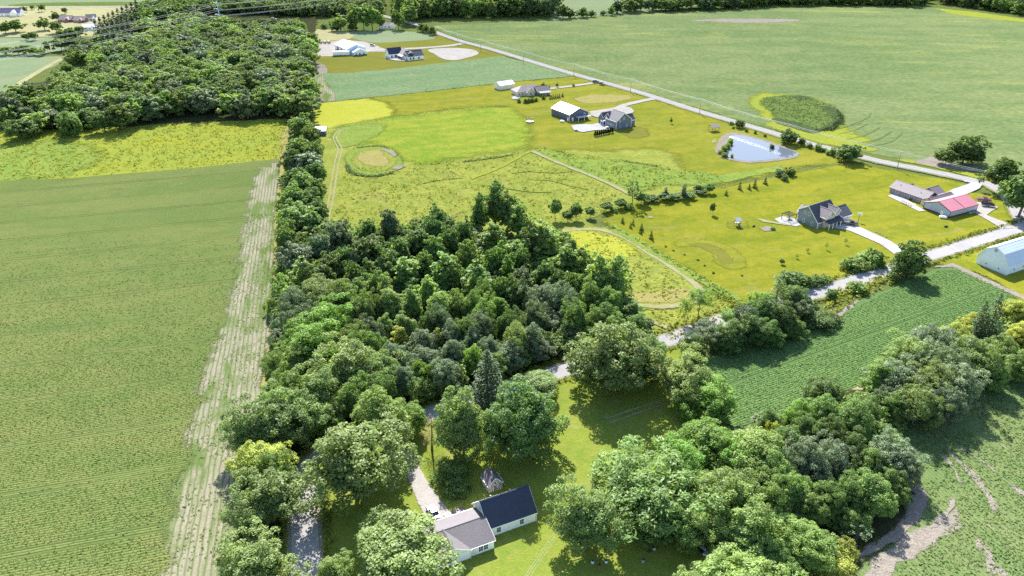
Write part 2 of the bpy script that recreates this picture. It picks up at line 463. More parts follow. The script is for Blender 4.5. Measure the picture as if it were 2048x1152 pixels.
# --- far left
patch('hay_field', [(-160, 42), (-160, -6), (330, -6), (440, 8), (420, 28), (300, 52), (215, 72), (60, 74), (-60, 74)], 1, m_hay, jit=1)
patch('far_field', [(-300, 14), (-300, -14), (420, -14), (350, 9), (180, 12), (90, 7), (30, 12)], 2, m_pale, jit=1)
patch('hedge_bank', [(20, 12), (80, 6), (290, 4), (330, 9), (180, 12)], 3, m_wet, smooth=True)
strip('lane', [(-300, 16), (30, 14), (230, 13), (330, 14), (430, 10)], 7, 4, m_gravel)
patch('crop_field', [(-200, 75), (0, 75), (130, 77), (128, 100), (70, 112), (0, 116), (-200, 120)], 1, m_pale)
patch('crop_field', [(-220, 118), (0, 117), (80, 113), (130, 113), (120, 128), (70, 150), (20, 185), (0, 190), (-140, 240)], 2, m_pale)
strip('field_track', [(135, 113), (110, 125), (70, 148), (35, 170), (5, 190)], 5, 4, m_hay, jit=.8)
# --- left
patch('weedy_strip', [(-160, 285), (0, 262), (60, 262), (180, 255), (300, 248), (560, 236), (582, 240), (566, 318), (400, 336), (150, 357), (0, 363), (-160, 380)], 3, m_weed)
patch('green_weed_patch', [(-100, 300), (0, 290), (90, 282), (180, 292), (200, 318), (150, 345), (70, 358), (-40, 366)], 4, m_weed2, smooth=True, jit=1.5, soft=20)
patch('soybean_field', [(-200, 384), (0, 363), (150, 356.5), (400, 336), (560, 317), (552, 400), (545, 560), (540, 640), (520, 760), (500, 860), (470, 1000), (455, 1152), (430, 1400), (-500, 1400)], 4, m_soy, soft=1.2)
patch('field_headland', [(522, 336), (562, 326), (556, 400), (550, 560), (545, 640), (530, 760), (505, 860), (478, 1000), (462, 1152), (440, 1400), (240, 1400), (315, 1160), (352, 1010), (388, 860), (424, 690), (448, 640), (470, 560), (492, 430)], 5, m_head, jit=2.4, soft=9)
patch('grass_track', [(556, 318), (566, 262), (584, 240), (590, 262), (580, 300), (572, 330)], 6, m_straw)
strip('tan_strip', [(566, 330), (558, 430), (554, 540), (550, 640), (540, 730), (528, 790)], 2.6, 7, m_straw, jit=.6)
# --- middle
patch('meadow', [(622, 250), (1060, 214), (1330, 258), (1440, 330), (1420, 372), (1260, 410), (1170, 440), (1400, 575), (1480, 600), (1470, 660), (1340, 700), (1150, 560), (640, 470), (640, 330)], 2, m_mead, soft=4)
patch('compound_lawn', [(618, 66), (700, 68), (800, 64), (860, 62), (935, 86), (1020, 113), (880, 128), (720, 145), (628, 152)], 2, m_olive)
patch('crop_field', [(680, 66), (760, 62), (850, 66), (868, 78), (800, 84), (755, 86), (715, 80)], 3, m_pale, smooth=True)
patch('dry_grass', [(614, 60), (690, 62), (705, 76), (660, 82), (616, 84)], 3, m_hay, smooth=True, soft=5)
patch('gravel_yard', [(610, 86), (660, 84), (690, 80), (730, 84), (775, 100), (772, 104), (738, 104), (720, 112), (610, 114)], 4, m_gravel)
strip('driveway', [(740, 103), (790, 99), (850, 96), (905, 91), (925, 87)], 7, 5, m_gravel)
patch('dry_pond_bed', [(855, 101), (872, 97.5), (900, 96.5), (930, 97.5), (952, 102), (957, 108), (945, 113), (915, 121), (897, 120.5), (880, 116), (868, 108)], 5, m_gravel, smooth=True)
patch('soybean_field', [(628, 149), (700, 146), (790, 138), (900, 125), (1003, 113), (1160, 152), (1000, 167), (800, 190), (624, 208)], 6, m_far, soft=1.2)
patch('thin_crop_edge', [(624, 152), (645, 150), (670, 190), (672, 203), (622, 209)], 7, m_head)
patch('yellow_pasture', [(620, 206), (740, 196), (772, 204), (795, 222), (790, 232), (720, 246), (655, 258), (620, 260)], 3, m_bright, jit=1, soft=40)
patch('lawn', [(738, 196), (1000, 167), (1160, 152), (1195, 164), (1262, 183), (1402, 228), (1560, 273), (1640, 300), (1690, 322), (1460, 366), (1400, 368), (1330, 300), (1060, 300), (1052, 240), (1010, 215), (900, 219), (790, 233), (795, 222), (772, 204)], 4, m_lawn, jit=1, soft=16)
patch('pasture', [(690, 250), (790, 234), (900, 220), (1015, 214), (1055, 238), (1062, 270), (1052, 296), (920, 318), (810, 326), (800, 306), (760, 290), (690, 288), (676, 275)], 4, m_past, jit=1.5, soft=45)
patch('weed_bank', [(1060, 302), (1080, 296), (1180, 318), (1250, 322), (1340, 338), (1440, 352), (1480, 352), (1470, 362), (1400, 372), (1320, 372), (1260, 388), (1180, 352), (1110, 326)], 5, m_weed2, jit=1.5, soft=18)
patch('weed_patch', [(668, 262), (720, 250), (770, 248), (765, 262), (735, 280), (690, 296), (672, 290)], 5, m_weed2, smooth=True, jit=1, soft=10)
# circular test plot: rough ring, dry mound, pale bare arcs
patch('round_plot', [(692, 318), (700, 301), (735, 293), (770, 294), (797, 310), (806, 326), (795, 341), (762, 352), (730, 352), (703, 340)], 6, m_weed2, smooth=True, jit=.8, soft=5)
patch('dry_mound', [(706, 318), (720, 304), (750, 299), (778, 306), (792, 320), (786, 334), (758, 343), (726, 341), (710, 331)], 7, m_mead, smooth=True, jit=.8, soft=5)
patch('brown_patch', [(716, 314), (735, 303), (758, 302), (772, 316), (778, 330), (752, 334), (726, 326)], 8, m_straw, smooth=True, jit=1.2, soft=5)
strip('bare_arc', [(758, 300), (776, 303), (786, 309), (793, 315)], 3.0, 9, m_dirt, jit=.8)
strip('bare_arc', [(806, 331), (795, 338), (780, 343)], 4.0, 9, m_dirt, jit=.8)
strip('ditch_ring', [(693, 330), (700, 344), (725, 352.5), (760, 352.5), (790, 345)], 2.4, 10, m_reed, jit=.9, soft=1.4)
strip('ditch_ring', [(710, 298), (735, 294), (760, 293.5), (780, 298)], 1.8, 10, m_wet, jit=.8, soft=1.0)
for off in (-0.9, 0.9):
    strip('wheel_track', [tuple(G(u, v).to_2d() + Vector((off, off * .2))) for u, v in ((648, 470), (655, 430), (662, 400), (668, 360), (674, 325), (680, 300), (673, 285), (670, 275), (678, 264), (690, 259), (705, 257))], .85, 6, m_track, world=True, jit=.25)
strip('mown_path', [(1062, 302), (1120, 328), (1180, 352), (1230, 374), (1262, 392)], 2.2, 7, m_track, jit=.4)
strip('mown_path', [(1062, 302), (1030, 320), (990, 340), (940, 360)], 2.0, 6, m_weed, jit=.5)
strip('ditch', [(920, 325), (960, 320), (1010, 313), (1030, 309)], 1.8, 7, m_wet, jit=.7, soft=1)
strip('ditch', [(1240, 322), (1280, 328), (1320, 334)], 1.6, 7, m_wet, jit=.6)
for pts in (((1020, 348), (1060, 344), (1110, 346), (1150, 342)), ((1050, 360), (1100, 362), (1140, 372), (1180, 380)), ((1010, 378), (1060, 384), (1110, 386)), ((830, 372), (870, 362), (930, 356)), ((900, 340), (915, 352))):
    strip('deer_trail', pts, 1.1, 6, m_weed2, jit=.5, soft=.7)
# --- big right field
patch('wide_field', [(862, 52), (1100, 40), (1240, 30), (1530, 17), (1720, 13), (1880, 16), (2048, 40), (2400, 90), (2500, 430), (2060, 372), (1980, 356), (1870, 334), (1800, 318), (1640, 288), (1560, 263), (1400, 217), (1260, 176), (1150, 146), (1000, 102), (900, 71)], 2, m_big, jit=1, soft=2)
patch('pale_field', [(1100, 42), (1110, -9), (1420, -12), (1420, 8), (1300, 24), (1200, 32)], 1, m_pale)
patch('bare_soil_streak', [(1370, 42), (1450, 38), (1585, 39), (1590, 43), (1500, 46), (1420, 43)], 3, m_dirt, smooth=True, jit=1.5, soft=25)
patch('yellow_bank', [(1870, 17), (1950, 24), (2060, 40), (2060, 46), (1980, 38), (1900, 28)], 3, m_weed)
patch('yellow_rim', [(1498, 200), (1520, 188), (1560, 188), (1620, 194), (1650, 206), (1676, 228), (1690, 252), (1712, 268), (1740, 282), (1700, 292), (1640, 288), (1585, 266), (1545, 246), (1520, 228)], 3, m_weed, smooth=True, jit=1.5, soft=16)
patch('roadside_bank', [(1530, 250), (1555, 238), (1600, 255), (1660, 272), (1760, 300), (1740, 304), (1640, 287), (1560, 262)], 4, m_weed, jit=1, soft=5)
patch('wetland', [(1522, 205), (1535, 196), (1565, 192), (1610, 193), (1650, 207), (1674, 220), (1684, 240), (1672, 258), (1640, 263), (1600, 256), (1560, 240), (1540, 226)], 5, m_wet, smooth=True, jit=1.2, soft=9)
patch('cattail_bed', [(1640, 214), (1668, 216), (1684, 232), (1684, 246), (1664, 260), (1632, 262), (1655, 250), (1666, 236)], 6, m_reed, smooth=True, jit=1, soft=5)
patch('cattail_bed', [(1544, 238), (1570, 240), (1605, 250), (1640, 262), (1625, 268), (1590, 258), (1555, 248)], 6, m_reed, smooth=True, jit=1, soft=5)
patch('cattail_bed', [(1584, 194), (1612, 193), (1620, 200), (1594, 200)], 6, m_reed, smooth=True, jit=1, soft=5)
for k, pts in enumerate([((1655, 262), (1690, 255), (1725, 246)), ((1672, 270), (1706, 262), (1735, 248)), ((1690, 280), (1730, 271), (1760, 255)), ((1710, 288), (1756, 279), (1785, 262)), ((1735, 294), (1780, 285), (1805, 266)), ((1700, 250), (1732, 238), (1742, 226))]):
    strip('planter_arc', pts, 1.0, 4, m_wet, jit=.3)
patch('field_entrance', [(1828, 326), (1860, 314), (1905, 330), (1960, 336), (1950, 344), (1880, 336)], 5, m_dirt, jit=.8)
patch('roadside_bank', [(1790, 318), (1830, 322), (1900, 338), (1985, 352), (2060, 364), (2060, 378), (1960, 358), (1870, 336), (1800, 322)], 4, m_weed, jit=.6, soft=5)
# --- right lawns
patch('lawn', [(1215, 425), (1290, 404), (1420, 384), (1440, 374), (1690, 326), (1800, 344), (1905, 362), (1935, 372), (1920, 380), (1990, 395), (2060, 430), (2060, 452), (1900, 494), (1800, 528), (1640, 578), (1480, 628), (1460, 610), (1380, 545), (1300, 500), (1240, 470), (1210, 445)], 5, m_lawn2, jit=.8, soft=7)
patch('grassy_knoll', [(1345, 486), (1380, 478), (1420, 480), (1460, 494), (1492, 520), (1490, 535), (1450, 540), (1430, 528), (1425, 508), (1395, 494), (1355, 492)], 6, m_lawn, smooth=True, jit=1, soft=9)
patch('dip_shading', [(1372, 490), (1400, 486), (1432, 494), (1455, 512), (1466, 528), (1445, 530), (1430, 512), (1400, 496)], 7, m_olive, smooth=True, jit=.6, soft=8)  # flat darker olive crescent: the shading of a dip put in as colour
patch('lawn', [(1850, 522), (1930, 500), (2060, 470), (2060, 640), (2010, 575), (1950, 545)], 5, m_lawn2, jit=.6, soft=7)
patch('loop_meadow', [(1120, 462), (1200, 456), (1290, 497), (1380, 552), (1412, 585), (1392, 612), (1300, 622), (1230, 605), (1180, 560)], 6, m_mead, smooth=True, jit=1, soft=5)
patch('golden_grass', [(1250, 592), (1300, 584), (1360, 578), (1394, 580), (1388, 596), (1350, 606), (1300, 610), (1255, 604)], 7, m_straw, smooth=True, jit=1.2, soft=9)
patch('bright_grass', [(1130, 470), (1180, 465), (1225, 475), (1270, 500), (1240, 520), (1170, 505)], 7, m_bright, smooth=True, jit=1.5, soft=12)
strip('mown_loop_path', [(1118, 466), (1150, 461), (1200, 461), (1245, 475), (1290, 502), (1340, 534), (1378, 560), (1398, 578), (1400, 592), (1385, 605), (1345, 614), (1300, 615), (1262, 608), (1232, 598)], 2.6, 8, m_track, jit=.4)
strip('mown_path', [(1290, 640), (1330, 655), (1350, 668)], 2.0, 7, m_track, jit=.4)
strip('weed_line', [(1215, 452), (1270, 482), (1340, 524), (1400, 560), (1460, 592), (1480, 606)], 4.5, 8, m_weed2, jit=1.0)
strip('ditch', [(1440, 378), (1490, 366), (1550, 354), (1620, 340), (1680, 330)], 1.6, 6, m_wet, jit=.4)
patch('ditch_bank', [(1440, 352), (1500, 342), (1560, 332), (1570, 340), (1510, 352), (1450, 366)], 6, m_weed2, smooth=True, jit=1, soft=5)
# pond
patch('pond_bank', [(1430, 300), (1436, 284), (1448, 270), (1462, 266), (1490, 270), (1540, 284), (1588, 302), (1599, 309), (1594, 315), (1560, 322), (1500, 327), (1455, 320), (1436, 312)], 6, m_dirt, smooth=True, jit=.5, soft=.6)
# --- right bottom
patch('soybean_field', [(1340, 760), (1400, 722), (1500, 688), (1620, 648), (1680, 625), (1720, 600), (1800, 570), (1870, 540), (1920, 534), (1990, 565), (2060, 600), (2060, 640), (1900, 690), (1800, 745), (1738, 770), (1640, 812), (1530, 848), (1480, 860), (1400, 830)], 4, m_soy2, soft=1.2)
patch('field_edge_soil', [(1600, 652), (1640, 640), (1680, 622), (1712, 600), (1722, 602), (1690, 628), (1640, 652)], 5, m_dirt, jit=.6)
patch('field_edge_soil', [(1862, 536), (1905, 528), (1960, 552), (2060, 598), (2060, 606), (1960, 562), (1908, 536)], 5, m_dirt, jit=.6)
strip('field_edge_soil', [(1640, 815), (1690, 792), (1740, 768), (1765, 758)], 2.0, 5, m_track, jit=.4)
patch('soybean_field', [(2060, 640), (1990, 690), (1900, 760), (1830, 810), (1760, 880), (1780, 930), (1835, 980), (1840, 1000), (1800, 1080), (1700, 1152), (1600, 1300), (2400, 1300), (2400, 640)], 4, m_soy3, soft=1.2)
patch('bare_field_edge', [(1745, 880), (1770, 850), (1800, 830), (1820, 820), (1800, 850), (1775, 880), (1770, 905)], 5, m_dirt, jit=.6, soft=2.5)
patch('bare_field_edge', [(1812, 980), (1836, 968), (1852, 990), (1855, 1010), (1835, 1045), (1800, 1080), (1740, 1115), (1700, 1152), (1640, 1180), (1670, 1145), (1730, 1090), (1790, 1050), (1812, 1020)], 5, m_dirt, jit=.9, soft=2.5)
patch('bare_swirl', [(1770, 1110), (1830, 1060), (1880, 1035), (1915, 1010), (1905, 1050), (1860, 1090), (1800, 1130), (1740, 1170), (1720, 1160)], 5, m_dirt, jit=2.2, soft=5)
for pts, w in ((((1890, 900), (1930, 935), (1960, 970), (1985, 1010), (1995, 1040)), 1.5), (((1880, 905), (1905, 940), (1930, 975)), 1.1), (((1850, 1060), (1880, 1040), (1905, 1010), (1900, 990)), 1.3), (((1960, 1080), (1975, 1110), (1985, 1160)), 2.0), (((1980, 1120), (2005, 1150), (2020, 1180)), 2.2), (((1900, 890), (1950, 915), (1995, 950)), 1.0), (((2010, 960), (2040, 985), (2060, 1010)), 1.8), (((1955, 1065), (1962, 1090), (1962, 1120)), .8)):
    strip('bare_row', pts, w, 6, m_dirt, jit=.9)
# --- woodland floors
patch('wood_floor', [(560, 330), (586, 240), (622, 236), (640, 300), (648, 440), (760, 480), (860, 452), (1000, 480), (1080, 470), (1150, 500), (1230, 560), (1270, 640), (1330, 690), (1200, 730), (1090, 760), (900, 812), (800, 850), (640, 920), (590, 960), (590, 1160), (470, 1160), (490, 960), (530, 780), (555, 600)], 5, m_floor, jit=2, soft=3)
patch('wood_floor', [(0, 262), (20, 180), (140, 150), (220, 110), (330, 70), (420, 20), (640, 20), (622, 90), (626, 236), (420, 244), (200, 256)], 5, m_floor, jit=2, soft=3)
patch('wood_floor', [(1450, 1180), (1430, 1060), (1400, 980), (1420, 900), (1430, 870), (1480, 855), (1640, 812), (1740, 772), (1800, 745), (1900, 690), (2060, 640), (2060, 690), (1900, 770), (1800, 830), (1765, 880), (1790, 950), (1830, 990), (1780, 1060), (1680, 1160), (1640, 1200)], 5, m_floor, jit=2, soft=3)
# --- near yard
patch('yard', [(600, 1300), (615, 1000), (700, 900), (800, 862), (900, 822), (1000, 790), (1090, 764), (1150, 744), (1330, 690), (1360, 700), (1420, 840), (1440, 860), (1430, 950), (1440, 1060), (1460, 1300)], 6, m_yard, jit=.5)
for off in (-0.85, 0.85):
    strip('wheel_rut', [tuple(G(u, v).to_2d() + Vector((-off * .4, off))) for u, v in ((1205, 848), (1250, 832), (1290, 818), (1330, 806), (1360, 798))], .6, 7, m_track, world=True, jit=.15)
#patch('bark_ground', [(1190, 1090), (1300, 1040), (1420, 1060), (1450, 1120), (1400, 1200), (1200, 1200)], 7, m_floor, smooth=True, jit=1)
# --- roads and drives
ROAD_N = [(560, 1400), (606, 1240), (611, 1152), (611, 1100), (609, 1050), (607, 1000), (614, 950), (645, 912), (710, 880), (780, 852), (850, 832), (900, 816), (1000, 783), (1110, 748), (1200, 722), (1340, 680), (1450, 640), (1540, 613), (1640, 586), (1720, 560), (1790, 538), (1850, 516), (1900, 501), (1960, 482), (2048, 456), (2300, 390)]
strip('road_verge', ROAD_N, 10.5, 7, m_verge, jit=1.2)
strip('road', ROAD_N, 5.6, 8, m_road, jit=.12, soft=.5)
m_wheel = ground_mat('worn_wheel_path', (.35, .333, .33), (.32, .305, .305), (.37, .35, .35), patch=9, mid=2, fine=.4, speck=.2, bump=.1, efine=1.2)
m_should = ground_mat('gravel_shoulder', (.30, .275, .22), (.25, .235, .17), (.22, .22, .12), patch=5, mid=1.2, fine=.4, speck=.4, bump=.4)
ROAD_F = [(700, 14), (784, 37), (808, 43), (834, 51), (856, 58), (873, 66), (920, 82.5), (959, 93), (998, 104), (1047, 119), (1096, 134), (1147, 149), (1193, 162), (1262, 181), (1311, 196), (1400, 224.5), (1480, 248), (1560, 271.5), (1640, 294), (1700, 309), (1760, 324), (1870, 346), (1930, 359), (1980, 372), (2020, 400), (2050, 456)]
strip('road_verge', ROAD_F, 9.5, 7, m_verge, jit=.8)
def offset_line(px, off):
    pts = catmull([G(*p) for p in px], False, 6.0); out = []
    for i, p in enumerate(pts):
        d = pts[min(i + 1, len(pts) - 1)] - pts[max(i - 1, 0)]; nr = Vector((-d.y, d.x, 0)).normalized()
        out.append(tuple((p + nr * off).to_2d()))
    return out
for rd in (ROAD_N, ROAD_F):
    strip('road_shoulder', rd, 7.4, 7.5, m_should, jit=.35, soft=1.2)
strip('road', ROAD_F, 5.8, 9, m_road, jit=.12, soft=.5)
for off in (-1.3, 1.3):
    strip('wheel_path', offset_line(ROAD_F, off), 1.1, 10, m_wheel, world=True, jit=.1, soft=.8)
patch('driveway', [(800, 880), (818, 886), (838, 935), (862, 978), (884, 1008), (900, 1030), (905, 1050), (880, 1060), (852, 1036), (836, 1005), (818, 965), (800, 915), (785, 880)], 9, m_gravel, jit=.25, smooth=True, soft=.8)
patch('driveway', [(1690, 444), (1702, 448), (1728, 460), (1780, 484), (1802, 498), (1812, 505), (1790, 512), (1760, 490), (1705, 466), (1676, 456)], 9, m_conc, jit=.05, soft=.15)
patch('driveway', [(1925, 362), (1965, 368), (1960, 378), (1925, 394), (1930, 406), (1965, 414), (1970, 420), (1940, 430), (1890, 404), (1880, 395), (1905, 380), (1935, 370)], 9, m_conc, jit=.1, soft=.15)
patch('gravel_pad', [(1945, 408), (1972, 402), (1996, 416), (1972, 432), (2014, 448), (2026, 458), (2005, 460), (1950, 428)], 10, m_gravel, jit=.2, soft=.6)
strip('driveway', [(1309, 198), (1280, 204), (1250, 211), (1235, 217), (1215, 222), (1196, 228)], 5, 9, m_gravel)
patch('gravel_pad', [(1180, 224), (1215, 219), (1245, 214), (1262, 217), (1268, 224), (1262, 230), (1230, 240), (1192, 236), (1182, 232)], 10, m_gravel, jit=.2, soft=.6)
strip('driveway', [(1193, 166), (1160, 171), (1120, 176), (1085, 180), (1070, 183)], 4.5, 9, m_gravel)
patch('patio', [(1142, 253), (1160, 250), (1185, 250), (1200, 247), (1222, 256), (1218, 261), (1190, 262), (1165, 266), (1148, 262)], 10, m_conc, jit=.05, soft=.15)
patch('patio', [(1022, 196), (1034, 192), (1043, 194), (1036, 199), (1026, 200)], 10, m_conc, jit=.05, soft=.15)
patch('patio', [(1548, 440), (1565, 434), (1590, 440), (1600, 452), (1592, 455), (1560, 448)], 9, m_conc, jit=.1, soft=.15)
patch('front_walk', [(1640, 456), (1665, 458), (1690, 462), (1690, 454), (1668, 450), (1645, 450)], 10, m_conc, jit=.05, soft=.15)
patch('patio', [(1775, 394), (1793, 386), (1815, 402), (1850, 424), (1838, 425), (1800, 406)], 9, m_conc, jit=.05, soft=.15)
patch('patio', [(768, 117), (790, 112), (815, 118), (812, 123), (790, 122)], 9, m_conc, jit=.1, soft=.15)
strip('garden_path', [(1510, 438), (1530, 444), (1552, 448), (1580, 452)], 2.2, 9, m_track, jit=.4)
patch('garden_bed', [(1520, 458), (1530, 454), (1548, 456), (1546, 463), (1528, 464)], 9, m_dirt, jit=.1)
patch('fire_pit_ring', [(1295, 436), (1300, 434), (1306, 435), (1304, 438), (1297, 438)], 9, m_dirt, smooth=True, jit=.05)
patch('worn_ground', [(1230, 262), (1262, 254), (1290, 258), (1296, 272), (1262, 276)], 5, m_olive, smooth=True, jit=1, soft=14)
patch('worn_ground', [(1150, 196), (1200, 190), (1260, 192), (1240, 204), (1170, 206)], 5, m_straw, smooth=True, jit=2, soft=14)
patch('soil_pile_ground', [(620, 128), (640, 126), (655, 140), (650, 150), (622, 152)], 5, m_dirt, smooth=True, jit=1)

# pond water and its shallow bed
q = NT('pond_water')
cw = q.n('TexCoord').outputs['Object']
bpw = q.n('Bump'); q.set(bpw.inputs['Height'], q.noise(cw, .9, 3)); bpw.inputs['Strength'].default_value = .035; bpw.inputs['Distance'].default_value = .2
bw = q.n('BsdfPrincipled'); bw.inputs['Base Color'].default_value = (.07, .085, .11, 1); bw.inputs['Roughness'].default_value = .05
bw.inputs['IOR'].default_value = 1.33
q.set(bw.inputs['Normal'], bpw.outputs[0])
m_water = q.surf(bw)
patch('pond', [(1448, 308), (1450, 292), (1458, 276), (1470, 271), (1490, 273.5), (1530, 285), (1570, 298), (1590, 305), (1597, 310), (1585, 314), (1550, 319), (1500, 323.5), (1462, 318)], 7, m_water, smooth=True, jit=.15, soft=.05)
# ================================================================== TREES
LEAF = {}
def _lf(key, col, tr, **k): LEAF[key] = leaf_mat('leaves_' + key, col, tr, **k)
_lf('dark', (0.086, 0.138, 0.041), (0.197, 0.308, 0.044), trans=.30)
_lf('mid', (0.123, 0.192, 0.052), (0.259, 0.382, 0.049), trans=.33)
_lf('light', (0.160, 0.241, 0.069), (0.333, 0.480, 0.062), trans=.36)
_lf('bright', (0.138, 0.234, 0.049), (0.283, 0.493, 0.049), trans=.37)
_lf('yellow', (0.253, 0.290, 0.056), (0.468, 0.505, 0.062), trans=.32)
_lf('olive', (0.150, 0.212, 0.066), (0.296, 0.394, 0.068), trans=.33)
_lf('silver', (.135, .185, .095), (.2, .28, .1), trans=.30, gloss=.02)
_lf('grey', (.110, .155, .072), (.19, .26, .08), trans=.30, gloss=.012)
_lf('pine', (0.059, 0.099, 0.041), (0.111, 0.160, 0.044), trans=.18)
_lf('brown', (0.259, 0.192, 0.130), (0.296, 0.209, 0.123), trans=.22, gloss=0)
_lf('reed', (0.172, 0.246, 0.056), (0.320, 0.444, 0.062), trans=.32)
_lf('yew', (.024, .042, .020), (.04, .07, .02), trans=.12, gloss=0)
m_bark = flat_mat('bark', (.12, .10, .085), rough=.95, var=.3, scale=3, bump=.5)
m_deadwood = flat_mat('bare_wood', (.30, .27, .24), rough=.95, var=.2, scale=3)

def leafquads(c, nrm, s, asp, r):
    """diamond leaves at c, facing nrm, half length s (array), aspect asp -> verts, faces"""
    n = len(c)
    rv = r.normal(size=(n, 3))
    t = np.cross(nrm, rv); t /= np.linalg.norm(t, axis=1)[:, None] + 1e-9
    b = np.cross(nrm, t); b /= np.linalg.norm(b, axis=1)[:, None] + 1e-9
    s = s[:, None]
    v = np.stack([c + t * s, c + b * s * asp, c - t * s * .9, c - b * s * asp], 1).reshape(-1, 3)
    return v, np.arange(n * 4).reshape(n, 4)
def unit(v): return v / (np.linalg.norm(v, axis=1)[:, None] + 1e-9)

def crown_broad(seed, H, Rr, base=.22, leaf=.36, ncl=62, per=150, top=.5, cr=1.7, asp=.55, lump=.22, flat=.8, core=.24, egg=0.0):
    """lobed crown made of many leaf clumps; egg>0 narrows the top"""
    r = np.random.default_rng(seed)
    zc = H * (base + (1 - base) * top * .92); azu = H - zc; azd = zc - H * base
    d = unit(r.normal(size=(ncl * 4, 3)))
    d = d[d[:, 2] > -.75]
    # spread the clumps evenly
    keep = [d[0]]
    for q in d[1:]:
        if len(keep) >= ncl: break
        if min(np.sum((q - k) ** 2) for k in keep) > 2.2 / ncl * 1.6: keep.append(q)
    d = np.array(keep); k = len(d)
    ph = r.uniform(0, 6.28, 6); fr = r.normal(size=(6, 3)) * 2.2
    lum = 1 + lump * np.mean([np.sin(d @ fr[i] + ph[i]) for i in range(6)], axis=0) * 2.2
    rad = lum * r.uniform(.62, 1.04, k)
    z = np.where(d[:, 2] > 0, d[:, 2] * azu, d[:, 2] * azd) * rad
    nar = 1 - egg * np.clip(z / azu, 0, 1) ** 1.2
    cen = np.stack([d[:, 0] * Rr * rad * nar, d[:, 1] * Rr * rad * nar, zc + z * .93], 1)
    cs = cr * r.uniform(.6, 1.25, k) * (Rr / 6.0)
    tint_c = r.uniform(0, 1, k)
    V, T = [], []
    for i in range(k):
        m = int(per * (cs[i] / (cr * Rr / 6)) ** 1.6 * .8) + 6
        q = unit(r.normal(size=(m, 3)) + d[i] * .55 + np.array([0, 0, .40]))
        rr = cs[i] * (r.uniform(.55, 1.08, m))[:, None]
        p = cen[i] + q * rr * np.array([1, 1, flat])
        V.append((p, unit(q * .75 + r.normal(size=(m, 3)) * .5 + np.array([0, 0, .55]))))
        T.append(np.clip(.55 * tint_c[i] + .45 * r.uniform(0, 1, m), 0, 1))
    m = int(core * k * per)
    q = unit(r.normal(size=(m, 3))) * (r.uniform(.1, .8, m) ** .6)[:, None]
    zz = np.where(q[:, 2] > 0, q[:, 2] * azu, q[:, 2] * azd)
    na = (1 - egg * np.clip(zz / azu, 0, 1) ** 1.2)
    p = np.stack([q[:, 0] * Rr * .85 * na, q[:, 1] * Rr * .85 * na, zc + zz * .85], 1)
    V.append((p, unit(r.normal(size=(m, 3))))); T.append(r.uniform(0, 1, m))
    c = np.concatenate([a for a, _ in V]); nn = np.concatenate([b for _, b in V]); tt = np.concatenate(T)
    s = leaf * r.uniform(.65, 1.3, len(c)); s[-m:] *= 1.7
    v, f = leafquads(c, nn, s, asp, r)
    return v, f, tt, cen

def crown_conifer(seed, H, Rr, base=.06, leaf=.35, tiers=26, per=9, sub=16, droop=.28, ragged=.25, asp=.35, power=.8):
    r = np.random.default_rng(seed); C, NN, T = [], [], []
    for i in range(tiers):
        t = (i + r.uniform(-.3, .3)) / tiers; t = min(max(t, 0), 1)
        z = H * (base + (1 - base) * t); rad = Rr * (1 - t) ** power * r.uniform(1 - ragged, 1 + ragged * .4) + .12
        nb = max(4, int(per * (1 - t * .5))); a0 = r.uniform(0, 6.28)
        for b in range(nb):
            a = a0 + 6.283 * b / nb + r.uniform(-.25, .25); L = rad * r.uniform(.7, 1.1)
            n = max(4, int(sub * L / Rr) + 3)
            s = np.sqrt(r.uniform(0.02, 1, n)) * L
            w = (r.uniform(-1, 1, n)) * (.10 + .2 * s)
            x = s * math.cos(a) - w * math.sin(a); y = s * math.sin(a) + w * math.cos(a)
            C.append(np.stack([x, y, z - droop * s + .1 * s * s / max(Rr, 1) + r.uniform(-.12, .12, n)], 1))
            NN.append(unit(np.stack([np.full(n, math.cos(a) * .35), np.full(n, math.sin(a) * .35), np.ones(n)], 1) + r.normal(size=(n, 3)) * .35))
            T.append(np.clip(r.uniform(0, 1) * .5 + r.uniform(0, .5, n), 0, 1))
    c = np.concatenate(C); nn = np.concatenate(NN); tt = np.concatenate(T)
    v, f = leafquads(c, nn, leaf * r.uniform(.7, 1.4, len(c)), asp, r)
    return v, f, tt, None

def trunk_mesh(seed, H, r0, cen=None, top=.75, limbs=8, n=6, mat=None, name='trunk'):
    r = random.Random(seed); b = MB()
    lean = Vector((r.uniform(-.04, .04), r.uniform(-.04, .04), 1))
    pts = [Vector((0, 0, -.3))] + [lean * H * t + Vector((r.uniform(-.12, .12), r.uniform(-.12, .12), 0)) for t in (.06, .25, .45, top)]
    b.tube(pts, [r0 * 1.35, r0, r0 * .8, r0 * .55, r0 * .15], n)
    if cen is not None:
        idx = list(range(len(cen))); r.shuffle(idx)
        for i in idx[:limbs]:
            e = Vector(cen[i]) ; z0 = max(H * .14, min(H * .5, e.z - H * r.uniform(.12, .3)))
            s = lean * z0; m = s.lerp(e, .5) + Vector((0, 0, r.uniform(-.2, .5)))
            b.tube([s, m, e], [r0 * .42, r0 * .26, r0 * .07], 5, cap=False)
    return b.mesh(name, mat or m_bark, smooth=True)

